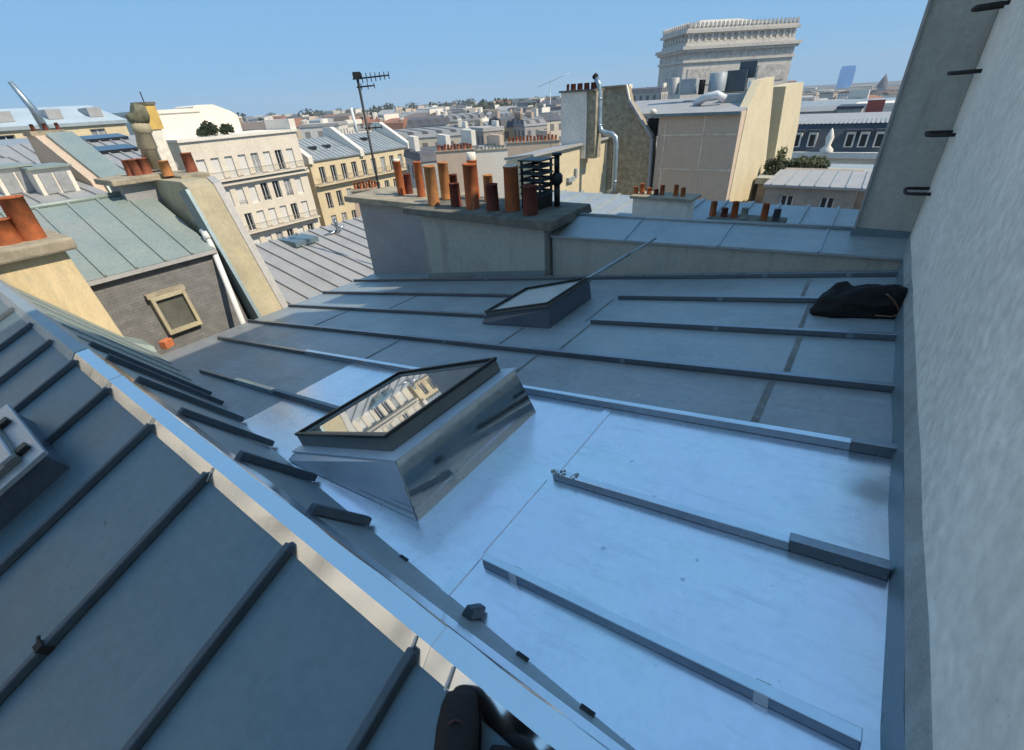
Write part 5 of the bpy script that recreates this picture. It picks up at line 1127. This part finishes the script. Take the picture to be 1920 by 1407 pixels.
# ================================================================== THE MONUMENT
zT, zA0, zC, zBt = 0, 0, 0, 0
Bp = ptr(1290, 50, 230); Cp = ptr(1500, 42, 253)
B2 = Vector((Bp.x, Bp.y)); C2 = Vector((Cp.x, Cp.y)); dX = (C2-B2); LW = dX.length; dX.normalize(); dY = Vector((-dX.y, dX.x))
rzA = math.atan2(dX.y, dX.x); DA = 24
ztop = Bp.z; 
t = thing('triumphal_arch', (Bp.x, Bp.y, -26), 'huge pale stone triumphal arch rising above the rooftops on the horizon', 'monument', rz=rzA)
H = ztop+26
def abox(nm, x0, x1, y0, y1, z0, z1, m_='arc_stone', e=0):
    mb = MB(); mb.box(x0-e, x1+e, y0-e, y1+e, z0, z1); return mb.build(nm, M[m_], t, local=True)
zc1 = ptr(1285, 88, 230).z+26         # main cornice
sc = (ztop - (zc1-26))
abox('attic', 0, LW, 0, DA, zc1+.9, H-2.2, 'arc_stone', -.6)
abox('attic_cornice', 0, LW, 0, DA, H-2.2, H-1.3, 'arc_stone', .5)
abox('attic_parapet', 0, LW, 0, DA, H-1.299, H-.2, 'arc_stone', -.2)
abox('attic_base', 0, LW, 0, DA, zc1+.001, zc1+1.2, 'arc_stone', -.25)
abox('main_cornice', 0, LW, 0, DA, zc1-1.1, zc1, 'arc_stone', 1.7)
abox('cornice_bed', 0, LW, 0, DA, zc1-2.0, zc1-1.101, 'arc_stone', 1.0)
abox('frieze', 0, LW, 0, DA, zc1-4.6, zc1-2.001, 'arc_relief', .05)
abox('architrave', 0, LW, 0, DA, zc1-5.4, zc1-4.601, 'arc_stone', .6)
# body: two piers and the lintel over the arch
aw = LW*.30; ah = zc1-5.4-7
mb = MB(); mb.box(0, LW/2-aw/2, 0, DA, 0, zc1-5.401); mb.build('pier', M['arc_stone'], t, local=True)
mb = MB(); mb.box(LW/2+aw/2, LW, 0, DA, 0, zc1-5.401); mb.build('pier', M['arc_stone'], t, local=True)
pts = [(LW/2-aw/2, 0, zc1-5.401), (LW/2-aw/2, 0, ah-aw/2)] + [(LW/2-CS(math.pi*k/14)*aw/2, 0, ah-aw/2+SN(math.pi*k/14)*aw/2) for k in range(1, 14)] + [(LW/2+aw/2, 0, ah-aw/2), (LW/2+aw/2, 0, zc1-5.401)]
mb = MB(); mb.prism(pts, (0, DA, 0)); mb.build('arch_vault', M['arc_stone'], t, local=True)
# shields on the attic
mb = MB(); mb.lathe([(0, -.3), (.8, -.2), (1.1, 0), (0, 0.01)], (0,0,0), 14)
rot = Matrix.Rotation(rad(90), 3, 'X'); mb.v = [rot @ v for v in mb.v]
sh = mb.build('shield', M['arc_relief'], origin=(0,0,0)); shm = sh.data; bpy.data.objects.remove(sh)
zsh = (zc1+1.2+H-2.2)/2
nsh = 17
for k in range(nsh): place('shield', shm, t, (LW*(k+.5)/nsh, .58, zsh))
for k in range(9): place('shield', shm, t, (.58, DA*(k+.5)/9, zsh), rad(-90))
mb = MB(); mb.box(-.5, .5, -.12, .15, zc1+1.3, H-2.25); pil = mb.build('attic_pilaster', M['arc_stone'], origin=(0,0,0)); pim = pil.data; bpy.data.objects.remove(pil)
for k in range(nsh+1): place('attic_pilaster', pim, t, (min(LW-1.2, max(1.2, LW*k/nsh)), .5, 0))
for k in range(1, 9): place('attic_pilaster', pim, t, (.5, DA*k/9, 0), rad(-90))
mb = MB(); mb.box(-.45, .45, -.25, .45, H-.199, H+.75); mb.prism([(-.45, -.25, H+.751), (.45, -.25, H+.751), (0, -.25, H+1.25)], (0, .7, 0)); ac = mb.build('acroterion', M['arc_relief'], origin=(0,0,0)); acm = ac.data; bpy.data.objects.remove(ac)
for k in range(27): place('acroterion', acm, t, (LW*(k+.5)/27, .2, 0))
for k in range(13): place('acroterion', acm, t, (.2, DA*(k+.5)/13, 0), rad(-90))
# raised roof platform visible as the gently peaked top
mb = MB(); mb.hexa([(4, 4, H-.2), (LW-4, 4, H-.2), (LW-4, DA-2, H-.2), (4, DA-2, H-.2), (LW*.18, 7, H+2.4), (LW*.52, 7, H+2.4), (LW*.52, DA-3, H+2.4), (LW*.18, DA-3, H+2.4)]); mb.build('roof_platform', M['arc_stone'], t, local=True)
# relief panels on the piers
for x0, x1 in ((2, LW/2-aw/2-2), (LW/2+aw/2+2, LW-2)):
    abox('relief_panel', x0, x1, -.25, .1, zc1-13, zc1-7.5, 'arc_relief'); 
mb = MB(); mb.box(-.25, .1, 5, DA-5, zc1-13, zc1-7.5); mb.build('relief_panel', M['arc_relief'], t, local=True)
mb = MB(); mb.box(-.62+1.15, .62, 2.6, 4.2, zc1+3, zc1+6); mb.build('attic_window', M['soot'], t, local=True)

# ================================================================== FAR CITY
# glass tower, the blue of distant haze put into its colour
D_ = 1900
a = ptr(1592, 128, D_); b = ptr(1576, 170, D_)
t = thing('glass_tower', (a.x, a.y, -40), 'lone tall glass tower coloured haze blue on the horizon right of the arch', 'tower', rz=rad(10))
mb = MB(); w_ = 36; mb.box(-w_/2, w_/2, 0, 30, 0, a.z+40); mb.build('tower_body', M['blue_tower'], t, local=True)
mb = MB(); mb.box(-w_/2+2, w_/2-2, 2, 28, a.z+40.01, a.z+46); mb.build('tower_crown', M['blue_tower'], t, local=True)
# church with spire
D_ = 900; a = ptr(1661, 141, D_); b = ptr(1655, 170, D_)
t = thing('church', (a.x, a.y, b.z-12), 'distant church with a pointed grey spire near the right wall', 'church')
mb = MB(); mb.box(-5, 5, -5, 5, -10, 16); mb.build('belfry', FARW[2], t, local=True)
mb = MB(); mb.lathe([(7, 16.01), (4, 24), (0, a.z-b.z+14)], (0,0,0), 8); mb.build('spire', FARR[1], t, local=True)
mb = MB(); mb.prism([(-45, -6, -10), (-45, 6, -10), (-45, 6, 6), (-45, 0, 13), (-45, -6, 6)], (40, 0, 0)); mb.build('nave', FARR[4], t, local=True)
rr = random.Random(11)
def azdir(px, py): r = ray(px, py); return math.atan2(-r.x, r.y)
# middle rows placed by hand: px centre, px eave, py eave, distance, width m, roof height
rows = [
 (800, 258, 95, 13, 1.4, 0, 0, 'mansard', 'long grey zinc roofed house in front of the row of red pots', 40),
 (778, 246, 150, 8, 2, 1, 1, 'mansard', 'white house with slate roof right of the yellow building', 40),
 (598, 238, 130, 9, .6, 1, 3, 'flat', 'plain white cube house left of the white flue', 40),
 (622, 241, 140, 7, .6, 1, 3, 'flat', 'lower white house directly left of the white flue', 40),
 (480, 243, 130, 8, 1.4, 2, 4, 'gable', 'small dark roofed house left of the reddish roofs', 50),
 (505, 245, 140, 6, .5, 1, 3, 'flat', 'white flat house beside the small dark roofed house', 50),
 (535, 240, 150, 8, 2, 0, 2, 'gable', 'house with red tiled roof behind the cream block', 50),
 (680, 232, 160, 7, 1.6, 3, 2, 'gable', 'ochre house with red roof right of the white flue', 40),
 (735, 240, 170, 9, 1.8, 3, 2, 'gable', 'orange brown house with tiled roof left of the long grey house', 35),
 (800, 236, 150, 11, 2.2, 2, 1, 'mansard', 'grey slate roofed house with dormers in the middle distance', 35),
 (858, 228, 160, 14, 2, 0, 0, 'mansard', 'wide pale house with zinc roof above the long grey house', 30),
 (880, 250, 125, 9, 1.2, 0, 3, 'mansard', 'long house with pale roof behind the row of grey pots', 60),
 (925, 246, 120, 5, .8, 4, 3, 'flat', 'taupe gable fronted house left of the dark yellow house', 60),
 (965, 238, 130, 7, 2.4, 3, 1, 'mansard', 'dark roofed ochre house in the middle distance', 60),
 (1005, 236, 125, 6, 1.8, 2, 0, 'mansard', 'grey house with zinc mansard left of the tall pale stack', 60),
 (1035, 226, 140, 7, 1.6, 0, 1, 'gable', 'cream house with slate roof directly left of the tall pale stack', 60),
 (1205, 174, 180, 12, 1.4, 2, 1, 'mansard', 'dark roofed block peeping over the stone gable', 5),
 (850, 298, 62, 8, 1.2, 2, 1, 'mansard', 'grey rendered house under the long chimney wall of red pots', 60),
 (930, 292, 66, 6, .6, 1, 3, 'flat', 'white edged terrace house behind the yellow topped pot', 60),
 (1000, 280, 70, 8, .8, 0, 0, 'mansard', 'cream house with zinc roof under the row of red pots by the yellow wall', 60),
]
for i, (px, py, D, w, rh, wm, rm, rt, lab, rzd) in enumerate(rows):
    q = ptr(px, py, D); az = azdir(px, py); rz = rad(rzd)
    ax = Vector((CS(rz), SN(rz), 0)); loc = q - ax*(w/2)
    block('town_house', (loc.x, loc.y, q.z), rz, w, 9, 26+q.z+8, FARW[wm], FARR[rm], rh, lab, 'house', rtype=rt, chim=1+(i % 3), seed=i)
# chimney walls with rows of pots in the middle distance
for (pxa, pxb, py, D, n, h, mm, lab, glab) in ((820, 886, 284, 55, 11, .55, 'terra', 'long grey chimney wall crowded with red pots in the middle distance', 'red pot in the crowded row on the long grey chimney wall'), (893, 948, 282, 58, 8, .4, 'stucco_dark', 'low white chimney wall with small grey pots', 'small grey pot in the row on the low white chimney wall'), (952, 1046, 268, 62, 14, .6, 'terra', 'long pale chimney wall with red pots left of the yellow house wall', 'red pot in the row left of the sunlit yellow house wall'), (664, 708, 357, 38, 8, .5, 'terra', 'grey chimney wall with red pots peeping over the left end of the main chimney', 'red pot peeping over the left end of the main chimney cap')):
    a, b = ptr(pxa, py, D), ptr(pxb, py-4, D)
    b.z = a.z
    dv = (b-a); L_ = dv.length; rz = math.atan2(dv.y, dv.x)
    t = thing('chimney', (a.x, a.y, a.z-3), lab, 'chimney', rz=rz)
    mb = MB(); mb.box(-.2, L_+.2, 0, .8, -3 if D > 40 else -1.5, 2.9); mb.build('stack', M['beige_wall'] if D != 58 else M['white_facade'], t, local=True)
    mb = MB(); mb.box(-.3, L_+.3, -.1, .9, 2.902, 3.0); mb.build('cap', M['concrete_slab'], t, local=True)
    for k in range(n):
        p = a + dv*((k+.5)/n) + Vector((-SN(rz), CS(rz), 0))*(.3+.2*(k % 2)); small_pot((p.x, p.y, a.z), h*(1, .85, 1.1)[k % 3], .14 if D > 45 else .1, mm, glab, glab.replace('red pot', 'red pots', 1).replace('small grey pot', 'small grey pots', 1))
# many far blocks to the horizon: things in shared groups
names = ['cream', 'white', 'grey', 'ochre', 'taupe']
def fw(): return rr.choices(range(5), (4, 3, 3, 2, 2))[0]
cnt = 0
shared = {}
for ring, (D0, D1, n, elev0, elev1) in enumerate(((140, 200, 34, -.060, -.034), (220, 330, 46, -.038, -.022), (360, 560, 54, -.024, -.014), (600, 1000, 80, -.016, -.006))):
    for k in range(n):
        az = rad(-3 + 92*(k+rr.random())/n); D = rr.uniform(D0, D1)
        if ring == 0 and 8 < math.degrees(az) < 32: continue
        if D > 210 and 5 < math.degrees(az) < 23 and D < 300: continue
        el = rr.uniform(elev0, elev1); z = D*el; w = rr.uniform(6, 13)*(1+ring*.4)
        if math.degrees(az) < 8: el -= .012; z = D*el; d = rr.uniform(9, 16); rz = rad(rr.choice((0, 20, 45, 70, 90)) + rr.uniform(-8, 8))
        P = Vector((-SN(az)*D, CS(az)*D, z)); ax = Vector((CS(rz), SN(rz), 0))
        wm = fw(); rm = rr.choices(range(5), (4, 3, 2, 2, 2))[0]; rt = rr.choice(('mansard', 'mansard', 'gable', 'flat'))
        loc = P-ax*(w/2)
        block('city_block', (loc.x, loc.y, z), rz, w, d, 45+z*.3, FARW[wm], FARR[rm], rr.uniform(1.5, 4)*(.3 if rt == 'flat' else 1), '%s city block among the crowded far rooftops below the horizon' % ('small distant' if ring < 2 else 'tiny faraway'), 'building', 'nearer far blocks' if ring < 2 else 'faraway blocks on the skyline', rt, 1 if ring < 3 else 0, cnt); cnt += 1
# farthest city mass and trees on the skyline
mb = MB()
for k in range(900):
    az = rad(-6 + 100*rr.random()); D = rr.uniform(1000, 2600); z = D*(rr.uniform(-.014, -.003) - (.011 if math.degrees(az) < 9 else 0)); w = rr.uniform(15, 45); h = 60
    x, y = -SN(az)*D, CS(az)*D; mb.box(x-w/2, x+w/2, y-w/3, y+w/3, z-h, z)
tag(mb.build('distant_city', FARW[0]), 'pale mass of the farthest city reaching the horizon', 'city', kind='stuff')
mb = MB()
for k in range(70):
    az = rad(8 + 83*rr.random()); D = rr.uniform(350, 1300); x, y = -SN(az)*D, CS(az)*D; z = D*rr.uniform(-.012, .001)
    foliage(mb, (x, y, z-4), (rr.uniform(8, 20), 8, 6), 120, 3.2, k)
tag(mb.build('distant_trees', M['leaf_far']), 'scattered dark treetops along the far skyline', 'trees', kind='stuff')
for i, (px, py, pb, D) in enumerate(((877, 203, 222, 300), (810, 206, 226, 220), (788, 210, 226, 230))):
    a = ptr(px, py, D); b = ptr(px, pb, D); t = thing('conifer_tree', (a.x, a.y, b.z-8), ('dark pointed tree standing alone on the skyline in the middle', 'broader dark tree on the skyline left of the middle', 'small dark tree beside the broader skyline tree')[i], 'tree', 'dark trees on the skyline')
    mb = MB(); hh = a.z-b.z
    for k in range(5): foliage(mb, (a.x, a.y, b.z-1+hh*k/5), (hh*.32*(1-k/6.5), hh*.32*(1-k/6.5), hh*.2), 90, .8, 200+i*9+k)
    mb.build('crown', M['leaf_far'], t); mb = MB(); mb.tube([(a.x, a.y, b.z-8), (a.x, a.y, b.z+1)], .35, 6); mb.build('trunk', M['bark'], t)
hz = MB(); hz.box(-2950, 2950, -2950, 2950, -36, 75)
hzm = bpy.data.materials.new('air_haze'); hzm.use_nodes = True; hn = hzm.node_tree; hn.nodes.clear()
ho = hn.nodes.new('ShaderNodeOutputMaterial'); hv = hn.nodes.new('ShaderNodeVolumePrincipled')
hv.inputs['Color'].default_value = (.86, .93, 1, 1); hv.inputs['Density'].default_value = .00022; hv.inputs['Anisotropy'].default_value = .0
hn.links.new(hv.outputs[0], ho.inputs['Volume'])
hz.build('haze', hzm, kind='stuff')
mb = MB(); n = 48; R1 = 2900; mb.add([(R1*CS(2*math.pi*k/n), R1*SN(2*math.pi*k/n), -34) for k in range(n)], [tuple(range(n))])
mb.build('ground', M['ground'], kind='structure')
